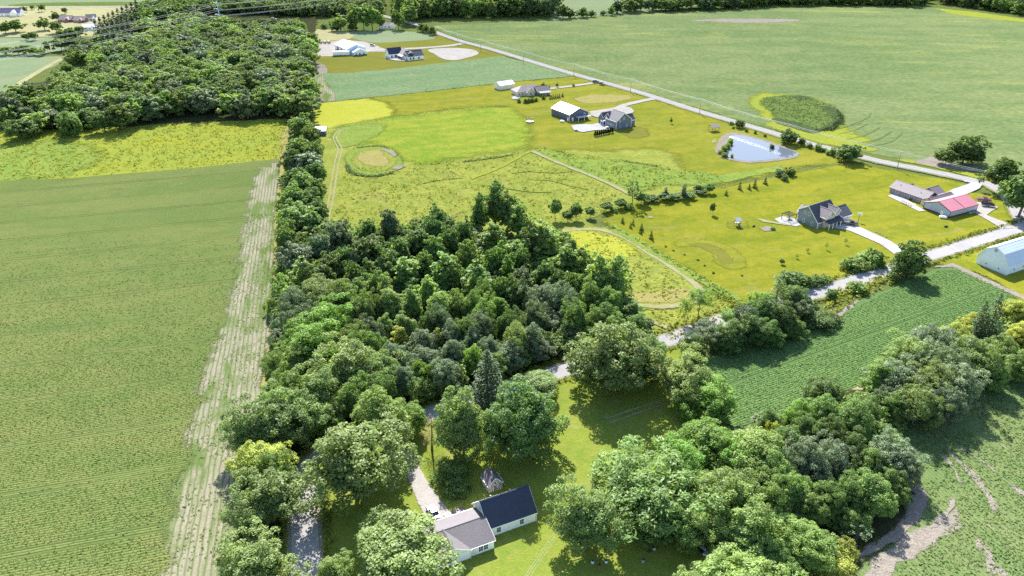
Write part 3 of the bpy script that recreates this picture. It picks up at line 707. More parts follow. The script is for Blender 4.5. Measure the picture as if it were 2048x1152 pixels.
PROTO = {}
def proto(kind, var, lod):
    """crown mesh, trunk mesh, height, radius of the master tree"""
    key = (kind, var, lod)
    if key in PROTO: return PROTO[key]
    sd = (sum(ord(ch) * (i + 3) for i, ch in enumerate(kind)) * 37 + var * 101) % 99991
    L = (.27, .56, .95)[lod]; D = (1.55, .42, .17)[lod]
    if kind == 'broad': H, Rr = 17, 6.5; c = crown_broad(sd, H, Rr, .16, L, (120, 74, 34)[lod], int(105 * D * (1, 1.3, 1.9)[lod]), cr=1.4, lump=.34)
    elif kind == 'round': H, Rr = 15, 6.0; c = crown_broad(sd, H, Rr, .02, L * .9, (120, 74, 34)[lod], int(105 * D * (1, 1.3, 1.9)[lod]), cr=1.3, lump=.24, egg=.2)
    elif kind == 'poplar': H, Rr = 18, 4.2; c = crown_broad(sd, H, Rr, .08, L * .9, (110, 66, 30)[lod], int(75 * D * (1, 1.3, 1.9)[lod]), top=.5, cr=1.5, lump=.3, egg=.4)
    elif kind == 'feather': H, Rr = 13, 5.5; c = crown_broad(sd, H, Rr, .1, L * 1.05, (110, 66, 30)[lod], int(95 * D * (1, 1.3, 1.9)[lod]), cr=1.35, lump=.4, asp=.32, flat=.75)
    elif kind == 'airy': H, Rr = 14, 5.0; c = crown_broad(sd, H, Rr, .3, L * .8, (46, 34, 20)[lod], int(110 * D * (1, 1.3, 1.8)[lod]), cr=1.5, lump=.35, core=.02)
    elif kind == 'shrub': H, Rr = 4, 2.8; c = crown_broad(sd, H, Rr, .0, L * .62, (30, 20, 12)[lod], int(90 * D * (1, 1.3, 1.8)[lod]), top=.42, cr=2.0, lump=.25)
    elif kind == 'spruce': H, Rr = 17, 4.6; c = crown_conifer(sd, H, Rr, .05, L * 1.1, (34, 24, 16)[lod], (11, 9, 7)[lod], (22, 12, 6)[lod])
    elif kind == 'pine': H, Rr = 16, 3.6; c = crown_conifer(sd, H, Rr, .22, L * 1.0, (22, 16, 12)[lod], (8, 7, 6)[lod], (24, 12, 7)[lod], droop=-.05, ragged=.5, power=.55)
    elif kind == 'cone': H, Rr = 4, 1.0; c = crown_conifer(sd, H, Rr, .02, .16, 16, 8, 8, power=.9, ragged=.1)
    elif kind == 'thuja': H, Rr = 3.4, .62; c = crown_broad(sd, H, Rr, .0, .16, 26, 30, top=.42, cr=2.6, lump=.06, egg=.6)
    elif kind == 'dead': H, Rr = 11, 3.0; c = crown_conifer(sd, H, Rr, .32, L * .7, 22, 8, 14, droop=.35, ragged=.4, asp=.18)
    elif kind == 'small': H, Rr = 6, 2.2; c = crown_broad(sd, H, Rr, .25, L * .6, (34, 22, 14)[lod], int(80 * D * (1, 1.3, 1.8)[lod]), cr=2.0, lump=.2)
    elif kind == 'bare': H, Rr = 9, 2.6; c = crown_broad(sd, H, Rr, .3, L * .5, 24, 7, cr=1.5, lump=.3, core=0)
    v, f, tt, cen = c
    crown = mesh_np('crown', v, f, LEAF['mid'], tt)
    tr = trunk_mesh(sd, H, {'shrub': .08, 'cone': .06, 'thuja': .05, 'small': .1, 'bare': .14, 'poplar': .26, 'feather': .28, 'airy': .24}.get(kind, .34), cen,
                    top=.9 if kind in ('spruce', 'pine', 'cone', 'dead') else .72, limbs=(11, 7, 3)[lod] if kind != 'bare' else 20)
    PROTO[key] = (crown, tr, H, Rr, (v, f, tt))
    return PROTO[key]

def set_mat(o, m):
    o.material_slots[0].link = 'OBJECT'; o.material_slots[0].material = m
KINDH = dict(broad=17, round=15, poplar=18, feather=12, airy=13, shrub=3.2, spruce=17, pine=16, cone=3.4, thuja=3.2, dead=11, small=6, bare=9)
CAPF = dict(spruce=0, pine=0, cone=0, thuja=0, dead=0)
def locate(u, vtop, w, kind, h, vbase=None):
    """ground place, height and radius of a tree whose crown outline tops out at row vtop and is w pixels wide"""
    if vbase is not None:
        g0 = G(u, vbase); pm = P(g0.x, g0.y, 3)[2]
        return g0, max(.8, above(vtop, g0.y)), w / 2 / pm
    lo, hi = 60.0, 2500.0
    for _ in range(45):
        y = (lo + hi) / 2
        dep = math.atan2(CAMH - h * .6, y)
        _, vv, pm = P(0, y, h * .58)
        rr = w / 2 / pm
        if kind in CAPF: top = P(0, y, h)[1]
        else: top = vv - pm * math.sqrt((h * .42 * math.cos(dep)) ** 2 + (rr * .95 * math.sin(dep)) ** 2)
        if top > vtop: lo = y
        else: hi = y
    pm = P(0, y, h * .58)[2]
    return Vector(((u - 1024) / pm, y, 0)), h, w / 2 / pm

TREES = []
def T(zone, col, kind, items, h=None, group=None):
    """items: (u, vtop, w[, height or None[, vbase[, label]]])"""
    for it in items:
        u, vt, w = it[:3]
        hh = it[3] if len(it) > 3 and it[3] else (h or KINDH[kind])
        vb = it[4] if len(it) > 4 else None
        g0, hh, rr = locate(u, vt, w, kind, hh, vb)
        TREES.append(dict(zone=zone, col=col, kind=kind, u=u, v=vt, w=w, p=g0, h=hh, r=rr, group=group or 'trees of ' + zone, label=it[5] if len(it) > 5 else None))

# ---- hedgerow between the west field and the meadow (north to south)
H1 = 'the hedgerow'
T(H1, 'mid', 'broad', [(602, 232, 42), (622, 252, 34), (600, 276, 44), (626, 283, 36), (604, 342, 56), (628, 352, 44), (582, 372, 44), (606, 410, 76), (560 + 8, 452, 40)], h=12)
T(H1, 'dark', 'round', [(584, 300, 40), (594, 332, 44), (630, 322, 38), (616, 376, 50), (588, 398, 46), (632, 398, 40), (574, 435, 40)], h=11.5)
T(H1, 'silver', 'round', [(612, 302, 56), (640, 466, 44), (594, 484, 56)], h=11.5)
# ---- central wood
CN, CM, CS, CE = "the central wood's north edge", "the middle of the central wood", "the central wood's south part", "the central wood's east edge"
T(CN, 'grey', 'round', [(680, 441, 50), (780, 416, 42, 15), (708, 494, 30), (820, 484, 34, 9)], h=13)
T(CN, 'dark', 'broad', [(738, 434, 42), (744, 462, 76, 16), (838, 452, 62), (866, 432, 50), (690, 486, 44), (930, 441, 34), (710, 528, 40), (800, 470, 44), (900, 450, 44), (660, 500, 60), (770, 500, 60), (640, 520, 60)], h=14)
T(CN, 'mid', 'poplar', [(873, 402, 36), (958, 388, 34), (985, 446, 52, 14), (1062, 442, 46)], h=17)
T(CN, 'light', 'poplar', [(990, 364, 44, 20), (1016, 376, 44, 19), (1038, 398, 42, 17), (1086, 436, 62, 18), (1030, 476, 48, 14)])
T(CM, 'light', 'poplar', [(812, 508, 58), (890, 506, 56), (856, 545, 44), (956, 526, 58), (826, 574, 44), (785, 574, 50), (876, 578, 48), (772, 548, 40), (716, 556, 46), (610, 518, 50, 13), (812, 624, 46, 12), (770, 624, 34, 11)], h=14.5)
T(CM, 'mid', 'round', [(916, 580, 46), (946, 584, 40), (905, 518, 44), (870, 470, 48), (935, 482, 40), (990, 490, 44), (1040, 492, 42), (725, 580, 44), (848, 500, 44), (745, 540, 50), (1000, 548, 40), (690, 560, 50), (970, 560, 44)], h=13.5)
T(CM, 'bright', 'poplar', [(1004, 486, 30, 12), (1016, 514, 32, 12), (914, 588, 44, 12), (1000, 590, 34, 11)])
T(CM, 'olive', 'broad', [(640, 552, 70), (682, 556, 72)], h=14)
T(CM, 'grey', 'broad', [(594, 570, 62), (600, 606, 60), (1044, 528, 44), (960, 620, 50), (1068, 600, 44), (880, 610, 44), (740, 630, 50)], h=13)
T(CM, 'dark', 'broad', [(700, 600, 54), (735, 600, 44), (860, 620, 40), (930, 630, 44), (1030, 560, 44), (1010, 620, 44), (760, 590, 40), (1090, 520, 44), (590, 640, 50), (1110, 540, 44)], h=12)
T(CM, 'dark', 'spruce', [(1046, 545, 52, 15)])
T(CS, 'bright', 'broad', [(656, 602, 84), (626, 642, 104, 16)], h=15)
T(CS, 'bright', 'round', [(840, 718, 46), (945, 690, 44, 10), (1010, 636, 34, 10)], h=11)
T(CS, 'silver', 'round', [(845, 654, 52), (905, 640, 46), (790, 682, 58), (852, 690, 62), (904, 676, 52), (896, 722, 58), (806, 728, 46), (1018, 684, 56, 9), (1076, 676, 52, 7), (980, 668, 44), (1062, 648, 48), (950, 650, 44)], h=11.5)
T(CS, 'silver', 'feather', [(1080, 562, 58, 14), (1122, 566, 56, 14), (1100, 614, 54, 9), (1136, 640, 46, 7)], h=12)
T(CS, 'olive', 'broad', [(700, 684, 112, 16), (764, 704, 64), (640, 736, 96, 15), (1056, 722, 70, 6), (1036, 640, 52)], h=13)
T(CS, 'yellow', 'poplar', [(802, 648, 40), (872, 655, 30)], h=10)
T(CS, 'mid', 'broad', [(590, 690, 60), (584, 742, 62), (630, 796, 96), (550, 700, 44, 9), (700, 770, 66), (1000, 716, 54, 9), (900, 752, 50, 8), (850, 764, 50, 8), (960, 600, 50), (1150, 600, 50), (690, 650, 60), (740, 660, 56), (760, 740, 60), (820, 780, 50, 9)], h=13)
T(CS, 'pine', 'spruce', [(968, 690, 108, 19, None, 'tall dark spruce on the road verge north of the white house')])
T(CE, 'light', 'poplar', [(1133, 482, 62, 18), (1166, 496, 44, 16), (1196, 508, 52, 18), (1232, 512, 54, 18), (1262, 600, 46, 9)])
T(CE, 'mid', 'round', [(1178, 560, 50, 13), (1206, 600, 52, 12), (1240, 640, 54, 10), (1282, 636, 48, 8), (1150, 540, 50, 13), (1216, 570, 50, 13), (1290, 660, 44, 6)])
# ---- single trees round the white house
Y = 'the white house yard'
T(Y, 'mid', 'round', [(760, 778, 112, 17, None, 'big round tree beside the road bend, left of the gravel drive mouth')])
T(Y, 'olive', 'broad', [(706, 842, 172, 19, None, 'huge spreading tree between the road and the gravel drive'), (800, 1036, 190, 14, None, 'leafy tree hiding the white garage corner at the bottom edge'), (1176, 984, 116, 14, None, 'greyish tree with visible trunk at the edge of the lower lawn'), (1370, 712, 96, 14, None, 'greyish tree at the field corner beside the lawn')])
T(Y, 'olive', 'round', [(925, 781, 100, 18, None, 'tall pale green tree right of the brown dying spruce')])
T(Y, 'dark', 'round', [(1046, 760, 140, 20, None, 'dark dense round tree behind the navy roof')])
T(Y, 'mid', 'shrub', [(900, 915, 62, 4.5, None, 'leafy bush spilling over the drive under the pale tree'), (915, 955, 50, 3.5, None, 'dark bush between the drive and the navy roofed house')])
T(Y, 'olive', 'round', [(1228, 638, 156, 20, None, 'large spreading tree over the road and the lawn shade'), (1290, 672, 84, 14, None, 'wide tree on the right of the large lawn tree')])
T(Y, 'bright', 'round', [(1416, 756, 98, 11, None, 'bright green bushy tree at the corner of the dark crop field')])
T(Y, 'brown', 'dead', [(862, 826, 46, 11, None, 'brown dying spruce standing alone beside the gravel drive')])
W = 'the near left roadside row'
T(W, 'olive', 'broad', [(546, 800, 116, 14), (584, 776, 84, 14), (540, 938, 120, 12), (512, 1075, 124, 12)], h=14)
T(W, 'yellow', 'broad', [(526, 880, 92, 12)])
T(W, 'mid', 'broad', [(566, 905, 64, 12), (500, 830, 70, 11), (640, 1122, 66, 7)], h=11)
# ---- right grove
GA, GB, GC = 'the near right grove', 'the grove by the soil edge', 'the upper right grove'
T(GA, 'light', 'feather', [(1296, 902, 196, 15, None, 'broad pale green tree at the left end of the right grove')])
T(GA, 'bright', 'broad', [(1415, 838, 104, 13), (1362, 872, 88, 12), (1460, 872, 80, 12)])
T(GA, 'light', 'broad', [(1505, 858, 116, 14), (1478, 938, 110, 13), (1500, 1000, 120, 13), (1590, 946, 72, 11), (1380, 1000, 90, 10), (1610, 1040, 92, 10), (1560, 1020, 66, 9), (1420, 940, 84, 11)])
T(GA, 'light', 'feather', [(1490, 1082, 150, 10), (1400, 1148, 90, 8), (1440, 1130, 80, 8)])
T(GA, 'mid', 'round', [(1350, 990, 90, 10), (1310, 1000, 90, 9), (1550, 900, 80, 13), (1540, 960, 70, 12), (1530, 1060, 80, 9), (1440, 1010, 80, 10), (1570, 1100, 70, 7), (1640, 1060, 60, 7)])
T(GB, 'silver', 'feather', [(1622, 876, 84, 13), (1668, 872, 72, 12), (1790, 872, 84, 11), (1810, 905, 60, 9), (1590, 890, 60, 12)])
T(GB, 'mid', 'round', [(1642, 790, 72, 12), (1700, 800, 84, 12), (1730, 790, 70, 11), (1740, 940, 84, 10), (1690, 950, 70, 10), (1780, 930, 60, 8), (1730, 890, 66, 10), (1650, 960, 64, 10), (1620, 980, 60, 9), (1700, 1010, 60, 6), (1790, 960, 50, 6)])
T(GB, 'dark', 'round', [(1540, 818, 50, 10), (1572, 850, 64, 12), (1650, 752, 72, 11), (1612, 828, 60, 11), (1668, 832, 60, 11), (1700, 860, 60, 11), (1760, 900, 60, 9)])
T(GB, 'yellow', 'shrub', [(1546, 842, 40, 9), (1655, 1090, 90, 4), (1690, 1075, 50, 3.5)])
T(GB, 'bright', 'round', [(1600, 800, 56, 9), (1660, 1000, 44, 6), (1720, 1030, 40, 4)])
T(GB, 'grey', 'bare', [(1716, 1040, 60, 5, None, 'leafless grey shrub at the edge of the bare soil')])
T(GC, 'olive', 'feather', [(1824, 668, 88), (1934, 674, 84), (1860, 720, 90), (1968, 690, 66), (1836, 764, 78)], h=12)
T(GC, 'silver', 'feather', [(1876, 652, 96), (1800, 718, 82), (1916, 728, 78), (1890, 772, 62, 10)], h=12)
T(GC, 'grey', 'feather', [(1846, 692, 74), (1900, 692, 74), (1780, 764, 62, 10)], h=12)
T(GC, 'yellow', 'round', [(2026, 596, 62, 9), (1906, 640, 60, 10), (2044, 640, 50, 8), (1950, 622, 50, 8)])
T(GC, 'bright', 'poplar', [(1766, 722, 64, 12), (1780, 780, 60, 9)])
T(GC, 'pine', 'spruce', [(1988, 584, 74, 19, None, 'taller dark conifer at the right edge above the grove'), (1962, 600, 60, 16, None, 'shorter dark conifer just left of the tallest one')])
T(GC, 'mid', 'round', [(2036, 700, 60, 9), (2010, 670, 60, 10), (1990, 720, 50, 9), (1730, 830, 66, 9), (1760, 840, 60, 8)])
# ---- trees along the near road, east part
E_ = 'the roadside thicket'
T(E_, 'dark', 'round', [(1386, 668, 46, 7), (1528, 592, 52, 12), (1506, 626, 60, 10), (1470, 640, 56, 9), (1590, 568, 54, 11), (1560, 606, 56, 10)])
T(E_, 'grey', 'airy', [(1418, 640, 60, 9), (1490, 600, 50, 11), (1600, 590, 50, 9)])
T(E_, 'light', 'airy', [(1416, 576, 46, 11), (1440, 600, 40, 8), (1496, 562, 38, 12), (1372, 592, 26, 9)])
T(E_, 'olive', 'pine', [(1545, 542, 50, 15, None, 'tall slender pine beside the road above the dark crop field')])
T(E_, 'mid', 'round', [(1450, 650, 56, 8), (1540, 640, 50, 8), (1585, 630, 50, 7)])
T(E_, 'dark', 'shrub', [(1606, 550, 66, 5), (1632, 618, 70, 4), (1590, 560, 44, 5), (1640, 560, 40, 3), (1660, 622, 44, 3), (1622, 600, 40, 4), (1668, 576, 22, 3.5), (1790, 545, 26, 3), (1710, 565, 30, 3)])
T(E_, 'mid', 'shrub', [(1700, 556, 40, 3), (1740, 528, 50, 4), (1770, 512, 56, 5), (1720, 520, 40, 4), (1755, 500, 34, 6), (1660, 556, 30, 2.5)])
T(E_, 'dark', 'round', [(1816, 478, 62, 13, None, 'dark tree over the road at the mouth of the concrete drive'), (1800, 500, 40, 8, None, 'smaller tree left of the drive mouth tree')])
# ---- far road and right edge
F_ = 'the far road'
T(F_, 'dark', 'round', [(1696, 289, 48, None, 324, 'round dark tree on the near side of the far road'), (1577, 259, 36, None, 288, 'dark tree by the far road above the pond'), (1602, 276, 14, None, 292), (1478, 240, 18, None, 256)])
T(F_, 'mid', 'shrub', [(1462, 243, 10, None, 250), (1466, 252, 6, None, 258), (1492, 256, 7, None, 264), (1510, 260, 6, None, 268), (1530, 268, 7, None, 274), (1618, 286, 12, None, 297), (1634, 288, 14, None, 302), (1648, 296, 14, None, 304), (1664, 296, 14, None, 312), (1656, 300, 12, None, 310)], group='bushes along the far road')
T('the right edge', 'dark', 'broad', [(1996, 312, 66, None, 384, 'tall dark tree beside the far drive at the right edge'), (2036, 344, 92, None, 436, 'large dark tree at the right edge above the white barn')])
T('the wide field', 'dark', 'broad', [(1925, 272, 70, None, 326, 'biggest dark tree of the clump in the wide field'), (1890, 296, 44, None, 330, 'smaller tree at the left of the wide field clump'), (1942, 296, 50, None, 330, 'lower tree at the right of the wide field clump')])
# ---- hedge on the north side of the house lawn
L_ = 'the lawn hedge'
T(L_, 'dark', 'small', [(1212, 402, 24, None, 424), (1240, 396, 26, None, 418), (1282, 382, 28, None, 410), (1306, 390, 26, None, 404), (1330, 384, 30, None, 402), (1348, 388, 24, None, 400), (1376, 384, 26, None, 398), (1402, 378, 24, None, 390), (1418, 366, 18, None, 388), (1396, 368, 18, None, 386)])
T(L_, 'pine', 'pine', [(1366, 368, 24, None, 400), (1330, 374, 20, None, 400)])
T(L_, 'olive', 'bare', [(1264, 356, 30, None, 412, 'thin half bare tree in the hedge left of the lawn')])
T(L_, 'dark', 'small', [(1110, 394, 24, None, 440), (1152, 404, 24, None, 440), (1180, 412, 20, None, 436), (1135, 420, 22, None, 444)], group='thin trees at the meadow corner')
T(L_, 'grey', 'shrub', [(1560, 338, 18, None, 354, 'greyish willow bush in the ditch below the pond'), (1568, 348, 14, None, 362)])
T(L_, 'dark', 'shrub', [(1578, 336, 22, None, 352)])
T(L_, 'mid', 'shrub', [(1294, 400, 16, None, 408), (1228, 414, 18, None, 424), (1255, 408, 20, None, 420), (1354, 396, 18, None, 402)])
# ---- planted conifers
T('the lawn corner planting', 'yew', 'cone', [(1245, 434, 9, None, 447), (1266, 438, 8, None, 451), (1261, 444, 8, None, 457), (1283, 446, 10, None, 461), (1281, 455, 9, None, 468), (1302, 460, 11, None, 479)], group='cone shaped evergreens at the lawn corner')
T('the lawn fence line', 'yew', 'cone', [(1452, 380, 9, None, 392), (1479, 362, 10, None, 380), (1498, 367, 9, None, 380), (1509, 358, 12, None, 377), (1530, 354, 11, None, 369), (1570, 348, 12, None, 360)], group='small evergreens along the lawn fence line')
T('the barn hedge', 'yew', 'thuja', [(1190 + 4.3 * k, 260.5 - .9 * k, 4.6, None, 273.5 - .9 * k) for k in range(9)], group='clipped evergreens by the patio')
T('the house beside the far road', 'yew', 'cone', [(1100 + 3.8 * k, 189 - .5 * k, 5.0, None, 199 - .6 * k) for k in range(6)] + [(1125, 185, 7, None, 194)], group='evergreens right of the hip roofed house')
T('the house front', 'dark', 'shrub', [(1038, 197, 8, None, 206), (1051, 197, 9, None, 207), (1057, 196, 8, None, 206), (1064, 196, 9, None, 205), (1072, 195, 9, None, 203), (1087, 190, 8, None, 199), (1083, 186, 7, None, 194)], group='bushes before the hip roofed house')
# ---- young lawn trees
T('the lawns', 'dark', 'small', [(1424, 403, 11, None, 430, 'young slim tree alone on the lawn near the play set'), (1563, 517, 9, None, 530, 'lone small dark evergreen low on the lawn'), (1086, 166, 7, None, 175, 'first young tree by the hip roofed house drive'), (1114, 166, 5, None, 175, 'second young tree by the hip roofed house drive'), (1097, 171, 6, None, 178, 'young evergreen beside the hip roofed house drive'), (1147, 168, 5, None, 174, 'young tree halfway along the hip roofed house drive'), (1342, 236, 5, None, 248, 'slim young tree right of the blue house')])
T('the lawns', 'mid', 'shrub', [(1331, 492, 5, None, 495), (1347, 500, 5, None, 503), (1369, 508, 5, None, 511), (1396, 518, 6, None, 522), (1409, 530, 5, None, 533), (1426, 543, 6, None, 548), (1484, 549, 5, None, 553)], group='seedling trees along the weed line')
T('the lawns', 'mid', 'bare', [(1652, 484, 7, None, 500, 'thin sapling with shadow left of the drive'), (1690, 476, 7, None, 490, 'thin sapling nearest the concrete drive'), (1614, 496, 7, None, 506, 'first of two faint saplings on the lawn'), (1593, 508, 7, None, 518, 'second of two faint saplings on the lawn')])
T('the pond bank', 'reed', 'shrub', [(1461, 276, 12, None, 290), (1455, 286, 13, None, 298), (1448, 292, 14, None, 304), (1442, 300, 12, None, 309), (1450, 305, 14, None, 315), (1463, 308, 6, None, 316)], group='reed clumps on the west bank of the pond')
T('the pond bank', 'dark', 'shrub', [(1544, 289, 10, None, 298, 'round dark bush on the far bank of the pond')])
# ---- far left woods, front trees
FW = 'the far left wood'
fr_u = [8, 40, 66, 100, 138, 172, 205, 236, 266, 296, 330, 362, 396, 428, 462, 492, 520, 548, 578, 604]
fr_v = [214, 236, 226, 216, 222, 214, 224, 206, 196, 190, 182, 178, 176, 172, 182, 186, 182, 178, 184, 186]
for k, (u, v) in enumerate(zip(fr_u, fr_v)):
    T(FW, ('mid', 'dark', 'light', 'grey', 'mid', 'dark')[k % 6], ('broad', 'round')[k % 2], [(u, v, 48 + (k * 7) % 14)], h=11 if u < 230 else 15)
T(FW, 'dark', 'shrub', [(60, 246, 34, None, 276), (144, 228, 40, None, 274), (24, 244, 26, None, 268)], group='bushes before the far left wood')
for k in range(9):
    T(FW, ('mid', 'dark', 'light')[k % 3], 'broad', [(614 - (k % 2) * 22, 72 + k * 13, 34 + k)], h=14)
for k, (u, v, w) in enumerate([(40, 186, 44), (84, 180, 46), (128, 172, 44), (176, 168, 46), (218, 170, 46), (262, 162, 44), (306, 154, 46), (350, 148, 46), (392, 146, 44), (434, 142, 46), (478, 146, 48), (524, 144, 46), (566, 148, 44), (200, 142, 40), (250, 134, 40), (300, 126, 42), (346, 120, 40), (398, 118, 42), (446, 114, 42), (498, 116, 42), (544, 114, 42), (584, 112, 40)]):
    T(FW, ('dark', 'mid', 'grey', 'light', 'mid')[k % 5], ('round', 'broad')[k % 2], [(u, v, w)], h=13)
T(FW, 'pine', 'spruce', [(192 + 9 * k, 36 - 4.2 * k, 24, 18) for k in range(10)] + [(200 + 9 * k, 50 - 4.4 * k, 24, 17) for k in range(9)] + [(206 + 10 * k, 62 - 5 * k, 24, 16) for k in range(6)], group='dense conifer row at the far left')
B_ = 'the far left field hedges'
T(B_, 'dark', 'broad', [(8, 44, 22), (28, 40, 34), (86, 36, 28), (110, 42, 24), (122, 58, 26), (140, 56, 26), (120, 74, 32), (142, 72, 26), (158, 50, 24), (64, 62, 18, 8), (50, 66, 14, 6), (46, 12, 12, 7), (82, 8, 12, 8), (64, 10, 8, 5), (128, 14, 10, 7), (110, 24, 18, 9), (132, 126, 26, 8)], h=11)
T(B_, 'mid', 'broad', [(10, 92, 22, 7), (34, 92, 22, 7), (50, 88, 24, 8), (64, 92, 20, 7), (82, 96, 20, 6), (92, 80, 12, 10)], h=8)
C_ = 'the compound'
T(C_, 'mid', 'broad', [(682, 30, 34, None, 62), (712, 14, 30, None, 60), (728, 8, 32, None, 60), (745, 10, 34, None, 60), (760, 24, 20, None, 58), (797, 20, 28, None, 59), (818, 10, 36, None, 50)])
T(C_, 'dark', 'round', [(843, 46, 16, None, 64), (853, 48, 16, None, 66), (865, 52, 18, None, 70), (648, 46, 12, None, 58), (672, 46, 20, None, 62), (704, 46, 18, None, 61)])
T(C_, 'silver', 'shrub', [(648, 48, 11, None, 58)])
N_ = 'the far field line'
T(N_, 'dark', 'round', [(1126, 6, 26, None, 37), (1142, 18, 20, None, 36), (1166, 14, 26, None, 35), (1184, 20, 14, None, 34), (1206, 20, 14, None, 31), (1222, 10, 14, None, 31)])

# ---- build them: near ones with trunk and crown parts, far ones as single small trees
ORD = ['leftmost', 'second', 'third', 'fourth', 'fifth', 'sixth', 'seventh', 'eighth', 'ninth', 'tenth', 'eleventh', 'twelfth', 'thirteenth', 'fourteenth', 'fifteenth', 'sixteenth', 'seventeenth', 'eighteenth', 'nineteenth', 'twentieth', 'twenty-first', 'twenty-second', 'twenty-third', 'twenty-fourth', 'twenty-fifth']
COLW = dict(dark='dark green', mid='mid green', light='pale green', bright='bright green', yellow='yellowish', olive='olive green', silver='silvery', grey='grey-green', pine='dark', yew='blackish green', brown='brown', reed='reedy green')
KW = dict(broad='broad tree', round='rounded tree', poplar='upright tree', feather='feathery tree', airy='thin-leaved tree', shrub='bush', spruce='conifer', pine='slim pine', cone='small conifer', thuja='clipped evergreen', dead='dying conifer', small='small tree', bare='sparse tree')
NAME = dict(broad='broadleaf_tree', round='broadleaf_tree', poplar='poplar_tree', feather='willow_tree', airy='young_tree', shrub='bush', spruce='spruce_tree', pine='pine_tree', cone='small_conifer', thuja='evergreen_shrub', dead='dying_spruce', small='small_tree', bare='sapling')
CATW = dict(shrub='bush', thuja='evergreen', cone='conifer', spruce='conifer', pine='conifer', dead='conifer')
sets = {}
for t in TREES: sets.setdefault((t['zone'], t['col'], t['kind']), []).append(t)
for (zone, col, kind), ts in sets.items():
    ts.sort(key=lambda t: t['u'])
    un = [t for t in ts if not t['label']]
    for i, t in enumerate(un):
        k = KW[kind]; where = 'in ' + zone if zone.startswith('the') else zone
        if len(un) == 1: t['label'] = f"single {COLW[col]} {k} {where}"
        else: t['label'] = f"{ORD[min(i, 24)]}{'' if i == 0 else ' from left'} of {COLW[col]} {k}s {where}"
ROADPTS = [p for p in catmull([G(*p) for p in ROAD_N], False, 2.0)]
RA = np.array([(p.x, p.y) for p in ROADPTS])
def off_road(x, y, need):
    d2 = np.sum((RA - np.array([x, y])) ** 2, axis=1); k = int(np.argmin(d2)); d = math.sqrt(d2[k])
    if d >= need: return x, y
    k0 = min(max(k, 1), len(RA) - 2); t = RA[k0 + 1] - RA[k0 - 1]; t /= np.linalg.norm(t); nr = np.array([-t[1], t[0]])
    if np.dot(np.array([x, y]) - RA[k], nr) < 0: nr = -nr
    q = RA[k] + nr * need; return float(q[0]), float(q[1])
for t in TREES:
    if t['zone'] != Y or t['kind'] == 'shrub' or True:
        x, y = off_road(t['p'].x, t['p'].y, 4.2 + min(t['r'], 5.0) * .45); t['p'] = Vector((x, y, 0))
rs = random.Random(5)
for i, t in enumerate(TREES):
    y = t['p'].y; lod = 0 if y < 215 else 1 if y < 430 else 2
    var = rs.randrange({'broad': 3, 'round': 3, 'poplar': 2, 'feather': 2, 'spruce': 2}.get(t['kind'], 1)) if lod < 2 else rs.randrange(2 if t['kind'] in ('broad', 'round') else 1)
    cm, tm, H, Rr, _ = proto(t['kind'], var, lod)
    sx = t['r'] / Rr * 1.04; sz = t['h'] / H
    rt = thing(NAME[t['kind']], t['label'], CATW.get(t['kind'], 'tree'), (t['p'].x, t['p'].y, 0), rs.uniform(0, 6.28), t['group'])
    rt.scale = (sx, sx * rs.uniform(.92, 1.08), sz)
    a = link(bpy.data.objects.new('crown', cm), rt); set_mat(a, LEAF[t['col']])
    b = link(bpy.data.objects.new('trunk', tm), rt)
print('TREES', len(TREES))

# ---- woods that read as one mass: one object each, its trees placed by geometry nodes
KITS = {}
def kit(kinds, cols, lod):
    key = (kinds, tuple(cols), lod)
    if key in KITS: return KITS[key]
    coll = bpy.data.collections.new('tree_kit_%d' % len(KITS)); n = 0; sz = []
    for c_ in cols:
        for k in kinds:
            for v_ in range(2):
                cm, tm, H, Rr, _ = proto(k, v_, lod)
                o = bpy.data.objects.new('kit_%03d' % n, cm); set_mat(o, LEAF[c_]); coll.objects.link(o); sz.append((H, Rr)); n += 1
    KITS[key] = (coll, sz)
    return KITS[key]
def wood_nodes(coll):
    nt = bpy.data.node_groups.new('plant_trees', 'GeometryNodeTree')
    nt.interface.new_socket('Geometry', in_out='INPUT', socket_type='NodeSocketGeometry')
    nt.interface.new_socket('Geometry', in_out='OUTPUT', socket_type='NodeSocketGeometry')
    N = nt.nodes.new; gi = N('NodeGroupInput'); go = N('NodeGroupOutput')
    ip = N('GeometryNodeInstanceOnPoints'); ci = N('GeometryNodeCollectionInfo')
    ci.inputs['Collection'].default_value = coll; ci.inputs['Separate Children'].default_value = True; ci.inputs['Reset Children'].default_value = True
    def attr(nm, typ):
        a_ = N('GeometryNodeInputNamedAttribute'); a_.data_type = typ; a_.inputs['Name'].default_value = nm; return a_.outputs['Attribute']
    e2r = N('FunctionNodeEulerToRotation')
    L = nt.links.new
    L(gi.outputs[0], ip.inputs['Points']); L(ci.outputs[0], ip.inputs['Instance']); ip.inputs['Pick Instance'].default_value = True
    L(attr('kit_index', 'INT'), ip.inputs['Instance Index']); L(attr('tree_scale', 'FLOAT_VECTOR'), ip.inputs['Scale'])
    L(attr('tree_turn', 'FLOAT_VECTOR'), e2r.inputs[0]); L(e2r.outputs[0], ip.inputs['Rotation'])
    L(ip.outputs[0], go.inputs[0])
    return nt
